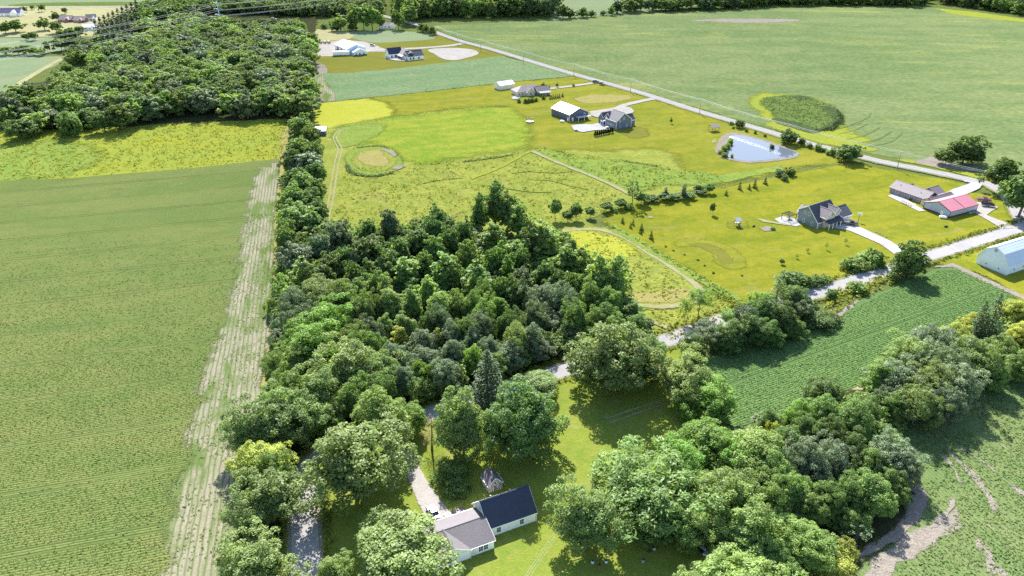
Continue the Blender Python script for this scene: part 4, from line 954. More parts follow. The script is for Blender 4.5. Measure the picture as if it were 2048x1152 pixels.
def wood(name, label, poly, spacing, hts, cols, lod=2, kinds=('broad', 'round'), seed=3, skip=6.0, density=1.0, wid=.62):
    """fills a ground outline with trees"""
    r = np.random.default_rng(seed); pw = gpoly(poly)
    xs = [p[0] for p in pw]; ys = [p[1] for p in pw]
    nx = int((max(xs) - min(xs)) / spacing) + 2; ny = int((max(ys) - min(ys)) / spacing) + 2
    gx, gy = np.meshgrid(np.arange(nx) * spacing + min(xs), np.arange(ny) * spacing + min(ys))
    gx = gx.ravel() + r.uniform(-.45, .45, gx.size) * spacing; gy = gy.ravel() + r.uniform(-.45, .45, gy.size) * spacing
    ok = inside(pw, gx, gy) & (r.uniform(0, 1, gx.size) < density)
    ex = np.array([(t['p'].x, t['p'].y, t['r']) for t in TREES])
    coll, sz = kit(tuple(kinds), cols, lod)
    pts, idx, scl, trn = [], [], [], []
    for x, y in zip(gx[ok], gy[ok]):
        if skip and np.min((ex[:, 0] - x) ** 2 + (ex[:, 1] - y) ** 2) < skip * skip: continue
        if np.min(np.sum((RA - np.array([x, y])) ** 2, axis=1)) < (7.0 if spacing < 6 else 3.0) ** 2: continue
        i = int(r.integers(len(sz))); H, Rr = sz[i]
        big = r.uniform(0, 1)
        s = spacing * wid / Rr * (.75 + .65 * big); h = (hts[0] + (hts[1] - hts[0]) * (.6 * big + .4 * r.uniform())) / H
        pts.append((x, y, 0)); idx.append(i); scl.append((s, s, h)); trn.append((0, 0, r.uniform(0, 6.28)))
    me = bpy.data.meshes.new(name); me.from_pydata(pts, [], [])
    me.attributes.new('kit_index', 'INT', 'POINT').data.foreach_set('value', idx)
    me.attributes.new('tree_scale', 'FLOAT_VECTOR', 'POINT').data.foreach_set('vector', np.array(scl, dtype=np.float32).ravel())
    me.attributes.new('tree_turn', 'FLOAT_VECTOR', 'POINT').data.foreach_set('vector', np.array(trn, dtype=np.float32).ravel())
    o = link(bpy.data.objects.new(name, me))
    md = o.modifiers.new('trees', 'NODES'); md.node_group = wood_nodes(coll)
    tag(o, label, 'woodland', kind='stuff')
    print(name, len(pts))
    return o
wood('woodland', 'closed canopy of the far left wood behind its front trees', [(0, 250), (10, 226), (70, 205), (140, 180), (200, 142), (260, 112), (340, 84), (440, 62), (600, 66), (622, 92), (626, 224), (420, 232), (200, 246)], 9.5, (9, 17), ['mid', 'dark', 'grey', 'light', 'olive', 'silver'], seed=3, lod=1)
wood('woodland', 'scattered trees under the power line at the far left', [(132, 118), (190, 86), (250, 66), (330, 46), (430, 44), (430, 66), (330, 86), (250, 112), (180, 140)], 10.5, (6, 13), ['mid', 'dark', 'grey', 'light', 'olive'], seed=14, density=.75, skip=4)
wood('woodland', 'trees behind the far left wood at the top of the picture', [(240, 70), (330, 40), (430, 30), (620, 34), (760, 40), (770, 18), (700, 2), (400, -3), (300, 20)], 9.5, (10, 15), ['mid', 'dark', 'grey', 'dark'], seed=4, density=.85)
wood('woodland', 'dark wood along the top of the wide field, left part', [(800, 44), (870, 37), (1110, 36), (1112, -10), (790, -14)], 10.5, (17, 23), ['pine', 'dark', 'dark', 'mid'], seed=5, skip=3)
wood('woodland', 'dark tree belt along the top of the wide field, right part', [(1234, 27), (1340, 24), (1480, 18), (1540, 13), (1700, 12), (1850, 14), (1850, -4), (1540, -2), (1440, 8), (1300, 18), (1236, 23)], 10, (12, 17), ['pine', 'dark', 'dark', 'mid'], seed=6, skip=3)
wood('woodland', 'dark wood in the top right corner beyond the bank', [(1870, 10), (1960, 19), (2060, 34), (2300, 70), (2300, -10), (1900, -8)], 10, (13, 19), ['dark', 'mid', 'pine'], seed=7, skip=3)
wood('undergrowth', 'low bushes and saplings filling the central wood', [(566, 440), (640, 452), (760, 482), (860, 456), (1000, 484), (1080, 474), (1150, 504), (1230, 570), (1268, 645), (1310, 690), (1200, 722), (1090, 748), (1000, 772), (900, 800), (800, 836), (640, 900), (560, 900), (540, 780), (556, 600)], 4.6, (4, 8), ['mid', 'dark', 'grey', 'olive', 'light'], lod=1, kinds=('round', 'shrub'), seed=8, skip=2.6)
wood('undergrowth', 'low bushes filling the right grove', [(1330, 1000), (1420, 880), (1500, 864), (1640, 820), (1740, 780), (1800, 750), (1900, 700), (2060, 650), (2060, 680), (1900, 764), (1800, 824), (1760, 880), (1786, 950), (1806, 985), (1760, 1050), (1680, 1130), (1560, 1180), (1440, 1180)], 4.6, (3, 6), ['mid', 'dark', 'grey', 'olive', 'light'], lod=1, kinds=('round', 'shrub'), seed=9, skip=2.4)
wood('undergrowth', 'low bushes under the hedgerow trees', [(566, 440), (586, 246), (612, 240), (634, 300), (640, 440)], 4.2, (3, 6), ['mid', 'dark', 'grey'], lod=2, kinds=('round', 'shrub'), seed=10, skip=1.5)
wood('undergrowth', 'roadside brush along the thicket', [(1360, 690), (1480, 650), (1600, 612), (1640, 622), (1600, 650), (1500, 684), (1400, 716)], 3.4, (2, 4), ['mid', 'dark', 'grey', 'light'], lod=1, kinds=('shrub',), seed=12, skip=1.0, density=.7)
wood('undergrowth', 'roadside brush below the left roadside row', [(480, 1180), (500, 980), (550, 850), (572, 860), (560, 1000), (556, 1180)], 4, (3, 6), ['mid', 'olive', 'light'], lod=1, kinds=('round', 'shrub'), seed=13, skip=2.0, density=.7)
# ================================================================== BUILDINGS
w_white = flat_mat('white_siding', (.78, .79, .80), rough=.55, var=.03)
w_whitem = flat_mat('white_metal_wall', (.66, .72, .80), rough=.45, var=.05)
w_grey = flat_mat('blue_grey_siding', (.15, .19, .22), rough=.7, var=.06)
w_navy = flat_mat('slate_blue_siding', (.095, .12, .19), rough=.6, var=.06)
w_taupe = flat_mat('taupe_siding', (.22, .19, .20), rough=.7, var=.06)
w_tan = flat_mat('tan_siding', (.50, .44, .36), rough=.7, var=.06)
w_steel = flat_mat('blue_grey_metal_wall', (.30, .34, .45), rough=.45, var=.05)
w_black = flat_mat('dark_blue_metal_wall', (.065, .08, .14), rough=.45, var=.08)
w_maroon = flat_mat('maroon_band', (.075, .025, .05), rough=.5)
w_brick = flat_mat('red_brown_brick', (.20, .12, .11), rough=.85, var=.15, scale=4)
r_navy = flat_mat('navy_shingles', (.028, .036, .068), rough=.8, var=.16, scale=2.6, bump=.5)
r_brown = flat_mat('grey_brown_shingles', (.085, .076, .086), rough=.7, var=.16, scale=2.6, bump=.5)
r_mauve = flat_mat('mauve_grey_shingles', (.12, .10, .115), rough=.75, var=.14, scale=2.6, bump=.5)
r_dark = flat_mat('dark_grey_shingles', (.055, .055, .075), rough=.75, var=.16, scale=2.6, bump=.5)
r_red = flat_mat('faded_red_metal_roof', (.36, .125, .155), rough=.42, var=.06, stripes=(0, .9, .6), spec=.6)
r_light = flat_mat('pale_metal_roof', (.62, .62, .66), rough=.34, var=.05, stripes=(1, .9, .6), metal=.25)
r_blue = flat_mat('pale_blue_metal_roof', (.42, .48, .60), rough=.42, var=.05, stripes=(1, .9, .6), metal=.15)
t_white = flat_mat('white_trim', (.80, .80, .80), rough=.5, var=.02)
t_dark = flat_mat('dark_trim', (.04, .04, .05), rough=.5, var=.05)
m_pane = flat_mat('window_glass', (.025, .03, .04), rough=.08, var=.05, spec=.8)
m_door = flat_mat('pale_door', (.62, .63, .66), rough=.5, var=.03)
m_wood = flat_mat('weathered_wood', (.27, .22, .17), rough=.85, var=.18, scale=3)
m_black = flat_mat('black_paint', (.012, .012, .016), rough=.3, var=.1)
m_rubber = flat_mat('tyre_rubber', (.02, .02, .02), rough=.9, var=.1)
m_chrome = flat_mat('grey_metal', (.45, .46, .48), rough=.4, metal=.6, var=.05)
m_found = flat_mat('concrete_footing', (.40, .39, .37), rough=.9, var=.08)

def wing(root, axis, a0, a1, prof, wall, roof, ov=.4, trim=t_white, z0=0.0, thick=.18, gables=True):
    """walls and roof swept along an axis; prof = [(across, height), ...] from eave to eave"""
    poly = [(prof[0][0], z0)] + [(c, z) for c, z in prof] + [(prof[-1][0], z0)]
    ax = 'x' if axis == 'x' else 'y'
    MB().prism(poly, a0, a1, ax).build('wall', wall, root)
    def ext(p, q, d):
        L = math.dist(p, q); return (p[0] + (p[0] - q[0]) / L * d, p[1] + (p[1] - q[1]) / L * d)
    pr = list(prof)
    pr[0] = ext(prof[0], prof[1], ov); pr[-1] = ext(prof[-1], prof[-2], ov)
    lo = [(c, z + .025) for c, z in pr]; hi = [(c, z + .025 + thick) for c, z in pr]
    b = MB()
    for i in range(len(pr) - 1):
        b.prism([lo[i], lo[i + 1], hi[i + 1], hi[i]], a0 - ov, a1 + ov, ax)
    ro = b.build('roof', roof, root)
    # ridge cap
    k = max(range(len(pr)), key=lambda i: pr[i][1])
    if 0 < k < len(pr) - 1:
        c, z = pr[k]; c1 = MB()
        c1.prism([(c - .22, z + thick - .06), (c + .22, z + thick - .06), (c, z + thick + .10)], a0 - ov - .012, a1 + ov + .012, ax)
        c1.build('ridge_cap', roof, ro)
    if trim and gables:
        for e, s in ((a0 - ov, -1), (a1 + ov, 1)):
            t = MB()
            for i in range(len(pr) - 1):
                t.prism([(lo[i][0], lo[i][1] - .16), (lo[i + 1][0], lo[i + 1][1] - .16), (hi[i + 1][0], hi[i + 1][1] - .03), (hi[i][0], hi[i][1] - .03)], e, e + s * .06, ax)
            t.build('gable_trim', trim, ro)
        t = MB()
        for i, s in ((0, -1), (-1, 1)):
            sg = 1 if pr[i][0] > prof[len(prof) // 2][0] else -1
            x0, x1 = sorted((pr[i][0] + sg * .012, pr[i][0] + sg * .13))
            if ax == 'x': t.box(a0 - ov + .07, a1 + ov - .07, x0, x1, pr[i][1] - .04, pr[i][1] + .13)
            else: t.box(x0, x1, a0 - ov + .07, a1 + ov - .07, pr[i][1] - .04, pr[i][1] + .13)
        t.build('gutter', trim, ro)
    return ro
def gable(c0, c1, hw, rise): return [(c0, hw), ((c0 + c1) / 2, hw + rise), (c1, hw)]
def hip(root, x0, x1, y0, y1, hw, rise, wall, roof, ov=.45, inset=None, z0=0):
    MB().box(x0, x1, y0, y1, z0, hw).build('wall', wall, root)
    X0, X1, Y0, Y1 = x0 - ov, x1 + ov, y0 - ov, y1 + ov
    d = inset or min(X1 - X0, Y1 - Y0) / 2
    if X1 - X0 >= Y1 - Y0: a, b = (X0 + d, (Y0 + Y1) / 2), (X1 - d, (Y0 + Y1) / 2)
    else: a, b = ((X0 + X1) / 2, Y0 + d), ((X0 + X1) / 2, Y1 - d)
    zb, zt = hw + .02, hw + rise
    m = MB(); c = [(X0, Y0), (X1, Y0), (X1, Y1), (X0, Y1)]
    lo = [(p[0], p[1], zb) for p in c]; hi = [(p[0], p[1], zb + .16) for p in c]
    m.v = lo + hi + [(a[0], a[1], zt), (b[0], b[1], zt)]
    m.f = [(0, 1, 2, 3)] + [(i, (i + 1) % 4, 4 + (i + 1) % 4, 4 + i) for i in range(4)]
    if X1 - X0 >= Y1 - Y0: m.f += [(4, 5, 9, 8), (5, 6, 9), (6, 7, 8, 9), (7, 4, 8)]
    else: m.f += [(4, 5, 8), (5, 6, 9, 8), (6, 7, 9), (7, 4, 8, 9)]
    return m.build('roof', roof, root)
def opening(root, name, x, y, z, w, h, face, frame=t_white, pane=m_pane, bars=1, fw=.09):
    """window or door on a wall; face = 'x-', 'x+', 'y-', 'y+'; x,y,z = centre of the bottom edge on the wall"""
    s = -1 if face[1] == '-' else 1
    def bx(b, u0, u1, z0, z1, d0, d1):
        e0, e1 = sorted((d0 * s, d1 * s))
        if face[0] == 'y': b.box(x + u0, x + u1, y + e0, y + e1, z0, z1)
        else: b.box(x + e0, x + e1, y + u0, y + u1, z0, z1)
    f = MB()
    bx(f, -w / 2 - fw, w / 2 + fw, z + h, z + h + fw, .003, .07); bx(f, -w / 2 - fw, w / 2 + fw, z - fw, z, .003, .08)
    bx(f, -w / 2 - fw, -w / 2, z, z + h, .003, .065); bx(f, w / 2, w / 2 + fw, z, z + h, .003, .065)
    for k in range(bars):
        u = -w / 2 + w * (k + 1) / (bars + 1); bx(f, u - .03, u + .03, z, z + h, .003, .055)
    bx(f, -w / 2, w / 2, z + h * .5 - .025, z + h * .5 + .025, .003, .05) if name == 'window' else None
    o = f.build(name, frame, root)
    p = MB(); bx(p, -w / 2, w / 2, z, z + h, .003, .035)
    p.build('pane' if name == 'window' else 'panel', pane, o)
    return o
def corner_trim(root, pts, h, mat=t_white):
    for x, y in pts:
        MB().box(x - .09, x + .09, y - .09, y + .09, 0, h).build('corner_board', mat, root)
def vents(ro_root, pts, mat=t_dark):
    for x, y, z in pts:
        MB().tube([(x, y, z - .4), (x, y, z + .35)], .09, 8).box(x - .14, x + .14, y - .14, y + .14, z + .35, z + .42).build('roof_vent', mat, ro_root)
def frame_at(o, deg): return (o[0], o[1], 0), R(deg)

# ---- 1 the white house at the bottom
h1 = thing('white_house', 'white house with navy main roof and grey-brown garage roof at the bottom', 'house', (-4.7, 120.3, 0), R(26))
ro = wing(h1, 'x', 0, 10.8, gable(0, 8.06, 2.8, 3.9), w_white, r_navy, ov=.3)
wing(h1, 'x', -12.8, -.34, gable(-3.1, 6.7, 2.6, 1.9), w_white, r_brown, ov=.28)
wing(h1, 'y', -3.4, 1.75, gable(-12.9, -5.7, 2.63, 1.95), w_white, r_brown, ov=.28)
for x in (2.2, 7.5): opening(h1, 'window', x, 0, .95, .85, 1.25, 'y-')
opening(h1, 'window', 0, 4.4, 4.3, .75, .9, 'x-')
opening(h1, 'window', 10.8, 4.0, 1.0, .9, 1.2, 'x+'); opening(h1, 'window', 10.8, 4.0, 4.0, .8, 1.0, 'x+')
for x in (-3.25, -2.15): opening(h1, 'window', x, -3.1, .9, .85, 1.2, 'y-')
opening(h1, 'door', -4.9, -3.1, .05, .95, 2.05, 'y-', pane=m_door, bars=0)
opening(h1, 'window', -10.2, -3.4, .9, .9, 1.2, 'y-')
for x in (3, 8): opening(h1, 'window', x, 8.06, .95, .9, 1.2, 'y+')
opening(h1, 'door', 5.4, 8.06, .05, 1.0, 2.05, 'y+', pane=m_door, bars=0)
MB().tube([(-5.66, -3.5, 0), (-5.66, -3.5, 2.5)], .06, 8).build('downspout', t_white, h1)
MB().tube([(10.88, -.14, 0), (10.88, -.14, 2.7)], .06, 8).build('downspout', t_white, h1)
vents(h1, [(3.2, 6.2, 4.9), (7.5, 5.6, 5.4)])
MB().box(-.05, 10.85, -.05, 8.11, 0, .28).build('footing', m_found, h1)
MB().box(-9, -1.2, 6.9, 10.6, .3, .38).build('terrace', r_mauve, h1)
# patio furniture behind the garage
def chair_at(p, rz, label, mat):
    c = thing('garden_chair', label, 'chair', p, rz, 'garden chairs behind the garage')
    MB().box(-.28, .28, -.28, .28, .40, .46).build('seat', mat, c)
    MB().box(-.28, .28, .24, .30, .46, .98).build('backrest', mat, c)
    for sx in (-.25, .25):
        for sy in (-.25, .25): MB().box(sx - .025, sx + .025, sy - .025, sy + .025, 0, .40).build('leg', mat, c)
def loc1(x, y, z=0):
    a = R(26); return (-4.7 + x * math.cos(a) - y * math.sin(a), 120.3 + x * math.sin(a) + y * math.cos(a), z)
for k, (x, y, rz) in enumerate([(-6.2, 9.2, 0), (-4.8, 9.4, 1), (-3.2, 9.0, 2.2)]):
    chair_at(loc1(x, y, .38), rz + R(26), ['white garden chair left of three behind the garage', 'white garden chair in the middle behind the garage', 'white garden chair nearest the navy roofed wing'][k], t_white)
# ---- playhouse behind it
s1 = thing('garden_shed', 'small tan shed with pitched roof peeping over the navy roof', 'shed', (-5.2, 133.6, 0), R(26))
wing(s1, 'y', 0, 3.4, gable(0, 3.4, 2.3, 1.7), w_tan, r_mauve, ov=.25)
opening(s1, 'door', 1.7, 0, .05, .9, 1.9, 'y-', pane=m_wood, bars=0)
opening(s1, 'window', 1.7, 0, 2.35, .5, .6, 'y-', bars=0)

# ---- 2 grey two storey house on the lawn
h2 = thing('grey_house', 'blue-grey two storey house with porch and front gables on the lawn', 'house', (119.4, 283.6, 0), R(33))
wing(h2, 'x', 0, 12.5, [(0, 2.9), (5.2, 8.1), (9.6, 5.5)], w_grey, r_dark, ov=.4)
wing(h2, 'y', -1.2, 5.0, gable(2.6, 8.2, 4.6, 2.6), w_tan, r_mauve, ov=.35)
wing(h2, 'y', -.6, 5.1, gable(8.3, 12.0, 5.3, 1.9), w_tan, r_mauve, ov=.35)
wing(h2, 'x', 12.55, 18.6, gable(-1.6, 6.0, 3.0, 2.9), w_white, r_dark, ov=.35)
wing(h2, 'y', 5.6, 12.4, gable(3.5, 9.0, 3.0, 2.0), w_grey, r_mauve, ov=.35)
b = MB(); b.prism([(-3.6, 2.75), (-.1, 3.6), (-.1, 3.78), (-3.6, 2.93)], 2.3, 12.4, 'x'); b.build('porch_roof', r_navy, h2)
for k in range(5): MB().box(2.5 + k * 2.35, 2.68 + k * 2.35, -3.45, -3.27, .2, 2.78).build('porch_post', t_white, h2)
MB().box(2.3, 12.4, -3.55, -.05, 0, .2).build('porch_floor', m_conc, h2)
for y, z in ((2.6, .9), (6.6, .9), (6.4, 4.3), (4.6, 4.3)): opening(h2, 'window', 0, y, z, .9, 1.4, 'x-')
for x in (4.4, 6.4): opening(h2, 'window', x, -1.2, 4.75, .8, 1.3, 'y-')
for x in (9.2, 10.2, 11.1): opening(h2, 'window', x, -.6, 5.0, .6, .9, 'y-')
opening(h2, 'window', 1.3, 0, .9, 1.0, 1.3, 'y-'); opening(h2, 'door', 7.0, -1.2, .2, 1.0, 2.1, 'y-', pane=m_wood, bars=0)
for x in (14.1, 17.0): opening(h2, 'garage_door', x, -1.6, .05, 2.4, 2.2, 'y-', pane=m_door, bars=0)
corner_trim(h2, [(0, 0), (0, 9.6)], 2.8)
# ---- 3 long brown house and its sunroom wing
h3 = thing('brown_house', 'long taupe house with mauve roof and pale sunroom wing by the far road', 'house', (173.6, 309.6, 0), R(30))
wing(h3, 'y', 0, 17.0, gable(0, 8.4, 2.7, 2.3), w_taupe, r_mauve, ov=.45, trim=t_dark)
wing(h3, 'x', 8.3, 14.5, gable(1.2, 8.2, 2.7, 2.0), w_tan, r_mauve, ov=.4, trim=t_dark)
wing(h3, 'x', -1.5, 13.2, gable(-5.0, .9, 2.6, 1.5), w_tan, r_brown, ov=.3, trim=t_dark)
wing(h3, 'x', 3.9, 8.8, gable(11.0, 14.6, 2.7, 1.3), w_taupe, r_mauve, ov=.35, trim=t_dark)
for y in (3.0, 13.6): opening(h3, 'window', 0, y, .9, 1.0, 1.2, 'x-')
for y in (-4.2, -2.6, -1.2): opening(h3, 'window', -1.5, y, .8, .95, 1.4, 'x-')
opening(h3, 'door', 0, 6.4, .05, 1.7, 2.05, 'x-'); opening(h3, 'garage_door', 11.2, -5.0, .05, 2.6, 2.2, 'y-', pane=m_door, bars=0)
for x in (2, 5.5): opening(h3, 'window', x, -5.0, .9, 1.0, 1.2, 'y-')
vents(h3, [(2.0, 4.0, 4.0), (2.4, 14.0, 4.1)])
# ---- 4 red roofed barn
h4 = thing('red_roof_barn', 'blue-grey metal barn with faded red roof beside the concrete drive', 'barn', (176.6, 294.6, 0), R(28))
ro = wing(h4, 'x', 0, 17.2, gable(0, 11.8, 3.1, 2.35), w_steel, r_red, ov=.25, trim=t_dark)
MB().prism([(-.02, 0), (11.82, 0), (11.82, .95), (-.02, .95)], -.02, 17.22, 'x').build('wainscot', w_maroon, h4)
MB().prism([(.0, 3.35), (5.85, 5.68), (5.85, 5.73), (.0, 3.40)], 8.3, 8.5, 'x').build('roof_seam', w_maroon, ro)
opening(h4, 'door', 0, 3.6, .05, 1.0, 2.05, 'x-', pane=m_door, bars=0)
opening(h4, 'garage_door', 17.2, 5.9, .05, 4.0, 2.7, 'x+', pane=m_door, bars=0)
corner_trim(h4, [(0, 0), (0, 11.8), (17.2, 0)], 3.0, w_maroon)
# ---- 5 white gambrel barn on the right edge
h5 = thing('white_gambrel_barn', 'white barn with gambrel roof cut by the right edge', 'barn', (170.4, 242.6, 0), R(28))
wing(h5, 'x', 0, 26, [(0, 3.4), (2.3, 7.0), (5.6, 8.8), (8.9, 7.0), (11.2, 3.4)], w_whitem, r_blue, ov=.25)
opening(h5, 'hay_vent', 0, 5.6, 7.0, .9, .9, 'x-', frame=w_steel, pane=w_steel, bars=1)
for y in (3.0, 7.6): opening(h5, 'window', 0, y, 1.3, .55, .55, 'x-', bars=0)
opening(h5, 'door', 0, 9.4, .05, 1.0, 2.0, 'x-', pane=m_door, bars=0)
for x in (4, 9, 14): opening(h5, 'window', x, 0, 1.3, .7, .7, 'y-', bars=0)
# ---- 6 dark barn with pale roof
h6 = thing('dark_barn', 'dark blue metal barn with pale roof and lean-to porch', 'barn', (32.6, 440.2, 0), R(32))
wing(h6, 'y', 0, 18.0, gable(0, 13.4, 4.2, 2.9), w_black, r_light, ov=.3)
corner_trim(h6, [(0, 0), (0, 18), (13.4, 0)], 4.1)
b = MB(); b.prism([(4.0, 2.5), (12.9, 2.5), (12.9, 2.62), (4.0, 2.62)], -3.2, -.08, 'y'); b.build('porch_roof', r_light, h6)
for x in (4.2, 8.4, 12.7): MB().box(x - .08, x + .08, -3.1, -2.94, 0, 2.5).build('porch_post', t_white, h6)
opening(h6, 'door', 2.3, 0, .05, 1.0, 2.1, 'y-', pane=m_door, bars=0); opening(h6, 'window', 10.6, 0, 3.2, .8, .7, 'y-')
opening(h6, 'garage_door', 8.0, 0, .05, 3.4, 2.35, 'y-', frame=t_dark, pane=w_black, bars=0)
for y in (4, 13): opening(h6, 'window', 0, y, 1.4, .9, .9, 'x-', frame=w_black)
opening(h6, 'door', 0, 1.4, .05, 1.0, 2.0, 'x-', pane=m_door, bars=0)
# ---- 7 slate blue house next to it
h7 = thing('slate_blue_house', 'slate blue house with dark gables and white trim by the patio', 'house', (57.2, 423.6, 0), R(32))
wing(h7, 'y', 0, 9.2, gable(0, 10.6, 4.7, 4.0), w_navy, r_dark, ov=.35)
wing(h7, 'x', 1.4, 9.0, gable(6.0, 12.4, 4.0, 3.3), w_navy, r_dark, ov=.3)
wing(h7, 'x', .9, 9.6, gable(12.0, 17.0, 3.4, 2.9), w_navy, r_dark, ov=.3)
wing(h7, 'x', 9.4, 15.0, gable(2.0, 8.2, 3.4, 2.7), w_navy, r_dark, ov=.3)
b = MB(); b.prism([(-1.6, 2.6), (1.4, 3.4), (1.4, 3.55), (-1.6, 2.75)], 9.6, 12.0, 'y'); b.build('porch_roof', r_mauve, h7)
for y in (9.8, 11.8): MB().box(-1.5, -1.36, y - .07, y + .07, 0, 2.6).build('porch_post', t_white, h7)
for y in (2.2, 3.8, 5.4, 7.4): opening(h7, 'window', 0, y, 1.0, 1.1, 1.7, 'x-')
for x, z in ((3.0, 1.0), (7.4, 1.0), (5.3, 5.0), (2.6, 4.0)): opening(h7, 'window', x, 0, z, .8, 1.2, 'y-')
opening(h7, 'window', .9, 14.4, 1.0, 1.2, 1.3, 'x-'); opening(h7, 'window', 1.4, 9.2, 5.0, .9, 1.1, 'x-')
corner_trim(h7, [(0, 0), (0, 9.2), (10.6, 0)], 4.6)
# ---- 8 hip roofed house and its shed by the far road
h8 = thing('hip_roof_house', 'low house with mauve hip roof and front evergreens near the far road', 'house', (3.4, 499.6, 0), R(24))
hip(h8, 0, 19, 0, 9.5, 2.7, 3.2, w_tan, r_mauve, inset=5.5)
wing(h8, 'y', -1.6, 5.5, gable(6.2, 11.4, 2.7, 2.7), w_tan, r_mauve, ov=.35)
wing(h8, 'x', 13, 21.5, gable(-3.2, 5.2, 2.6, 2.6), w_taupe, r_dark, ov=.35)
b = MB(); b.prism([(-6.2, 2.2), (-3.3, 2.7), (-3.3, 2.85), (-6.2, 2.35)], 13.2, 21.2, 'x'); b.build('porch_roof', r_dark, h8)
for x in (13.4, 17.2, 21.0): MB().box(x - .08, x + .08, -6.1, -5.94, 0, 2.2).build('porch_post', t_white, h8)
for x in (1.4, 3.6): opening(h8, 'window', x, 0, .9, 1.2, 1.2, 'y-')
opening(h8, 'window', 8.8, -1.6, .9, 1.4, 1.3, 'y-'); opening(h8, 'door', 12.0, 0, .05, 1.0, 2.0, 'y-', pane=m_wood, bars=0)
h9 = thing('pole_shed', 'pale metal shed behind the hip roofed house', 'shed', (-7.8, 517, 0), R(34))
wing(h9, 'x', 0, 11.4, gable(0, 7.4, 3.1, 1.7), flat_mat('pale_metal_wall', (.55, .54, .50), rough=.5), r_light, ov=.2)
opening(h9, 'door', 0, 2.2, .05, 1.0, 2.0, 'x-', pane=m_door, bars=0)
opening(h9, 'garage_door', 0, 4.8, .05, 2.6, 2.4, 'x-', pane=m_door, bars=0)
# ---- 9 compound far away
h10 = thing('farmhouse', 'white farmhouse with long dark roof beside the pale dry pond', 'house', (-79.6, 614.5, 0), R(30))
wing(h10, 'x', 0, 13.0, gable(0, 9.0, 3.0, 3.6), w_white, r_navy, ov=.4)
wing(h10, 'y', 2.5, 20, gable(-1.0, 8.0, 3.0, 3.4), w_white, r_mauve, ov=.4)
wing(h10, 'x', -9.0, 2.0, gable(15.5, 24.0, 3.2, 4.0), w_white, r_navy, ov=.4)
b = MB(); b.prism([(-3.4, 2.4), (-1.1, 3.1), (-1.1, 3.25), (-3.4, 2.55)], 5, 15, 'y'); b.build('porch_roof', r_mauve, h10)
for y in (5.2, 8.4, 11.6, 14.8): MB().box(-3.3, -3.14, y - .08, y + .08, 0, 2.42).build('porch_post', t_dark, h10)
for x in (2, 4.5, 9): opening(h10, 'window', x, 0, .8, 1.0, 1.5, 'y-', frame=t_dark)
for y in (2.5, 6.5): opening(h10, 'window', 0, y, .8, 1.0, 1.5, 'x-', frame=t_dark)
for x in (-7, -4): opening(h10, 'window', x, 15.5, .8, 1.0, 1.4, 'y-', frame=t_dark)
h11 = thing('workshop', 'pale blue roofed white workshop in the gravel yard', 'workshop', (-130.5, 637, 0), R(32))
wing(h11, 'y', 0, 27, gable(0, 16, 4.6, 3.0), w_whitem, r_blue, ov=.3)
wing(h11, 'y', -6.5, 1, gable(3, 14, 3.0, 2.2), w_whitem, r_blue, ov=.3)
for x in (5, 8, 11.5): opening(h11, 'window', x, -6.5, .8, 1.1, 1.3, 'y-')
MB().box(3, 14, -6.62, -6.5, 0, .8).build('wainscot', t_dark, h11)
for y in (5, 12, 20): opening(h11, 'garage_door', 0, y, .05, 3.6, 3.4, 'x-', frame=t_dark, pane=w_brick, bars=0)
def trailer(name, label, p, rz, L, W, H, mat):
    t = thing(name, label, 'trailer', p, rz)
    MB().box(0, L, 0, W, .7, .7 + H).build('body', mat, t)
    MB().box(0, L, -.04, 0, .62, .78).build('skirt', t_dark, t)
    for x in (L * .28, L * .42): MB().tube([(x, -.05, .45), (x, .25, .45)], .45, 12).build('wheel', m_rubber, t); 
    for x in (L * .28, L * .42): MB().tube([(x, W - .25, .45), (x, W + .05, .45)], .45, 12).build('wheel', m_rubber, t)
    MB().box(-1.3, 0, W / 2 - .08, W / 2 + .08, .5, .66).build('tow_bar', t_dark, t)
    return t
g0 = G(666, 113); trailer('cargo_trailer', 'long white trailer parked before the pale blue workshop', (g0.x, g0.y, 0), R(12), 13, 2.6, 2.9, t_white)
h12 = thing('white_cottage', 'small white cottage with grey roof under the compound trees', 'house', (G(760, 58).x, G(760, 58).y, 0), R(10))
wing(h12, 'x', 0, 14, gable(0, 8, 2.8, 2.6), w_white, r_mauve, ov=.4)
for x in (2, 5, 8.5, 11.5): opening(h12, 'window', x, 0, .9, 1.0, 1.2, 'y-')
wing(h12, 'y', -2.0, 4, gable(9.5, 13.5, 2.7, 1.6), w_white, r_mauve, ov=.3)
def far_house(u, v, L, W, hw, rise, rz, wall, roof, label, name='far_house', nwin=4):
    g0 = G(u, v); h = thing(name, label, 'house', (g0.x, g0.y, 0), R(rz))
    wing(h, 'x', 0, L, gable(0, W, hw, rise), wall, roof, ov=.4)
    for k in range(nwin): opening(h, 'window', L * (k + .7) / (nwin + .4), 0, .9, 1.1, 1.2, 'y-')
    opening(h, 'door', L * .5, 0, .05, 1.0, 2.05, 'y-', pane=m_wood, bars=0) if nwin % 2 == 0 else None
    wing(h, 'y', -1.5, W / 2, gable(L * .62, L * .9, hw - .05, rise * .7), wall, roof, ov=.3)
    return h
far_house(-8, 33.5, 24, 11, 3.2, 4.2, 4, w_white, flat_mat('blue_violet_shingles', (.11, .10, .19), rough=.7, var=.12), 'large white house with violet roof in the top left corner', nwin=6)
far_house(116, 44, 14, 9, 2.8, 2.8, -6, w_brick, flat_mat('brown_shingles', (.16, .11, .13), rough=.75, var=.12), 'leftmost of the low brown roofed houses behind the far left hedge')
far_house(147, 45, 11, 8, 2.6, 2.5, -6, w_brick, MATS['brown_shingles'], 'middle one of the low brown roofed houses behind the hedge')
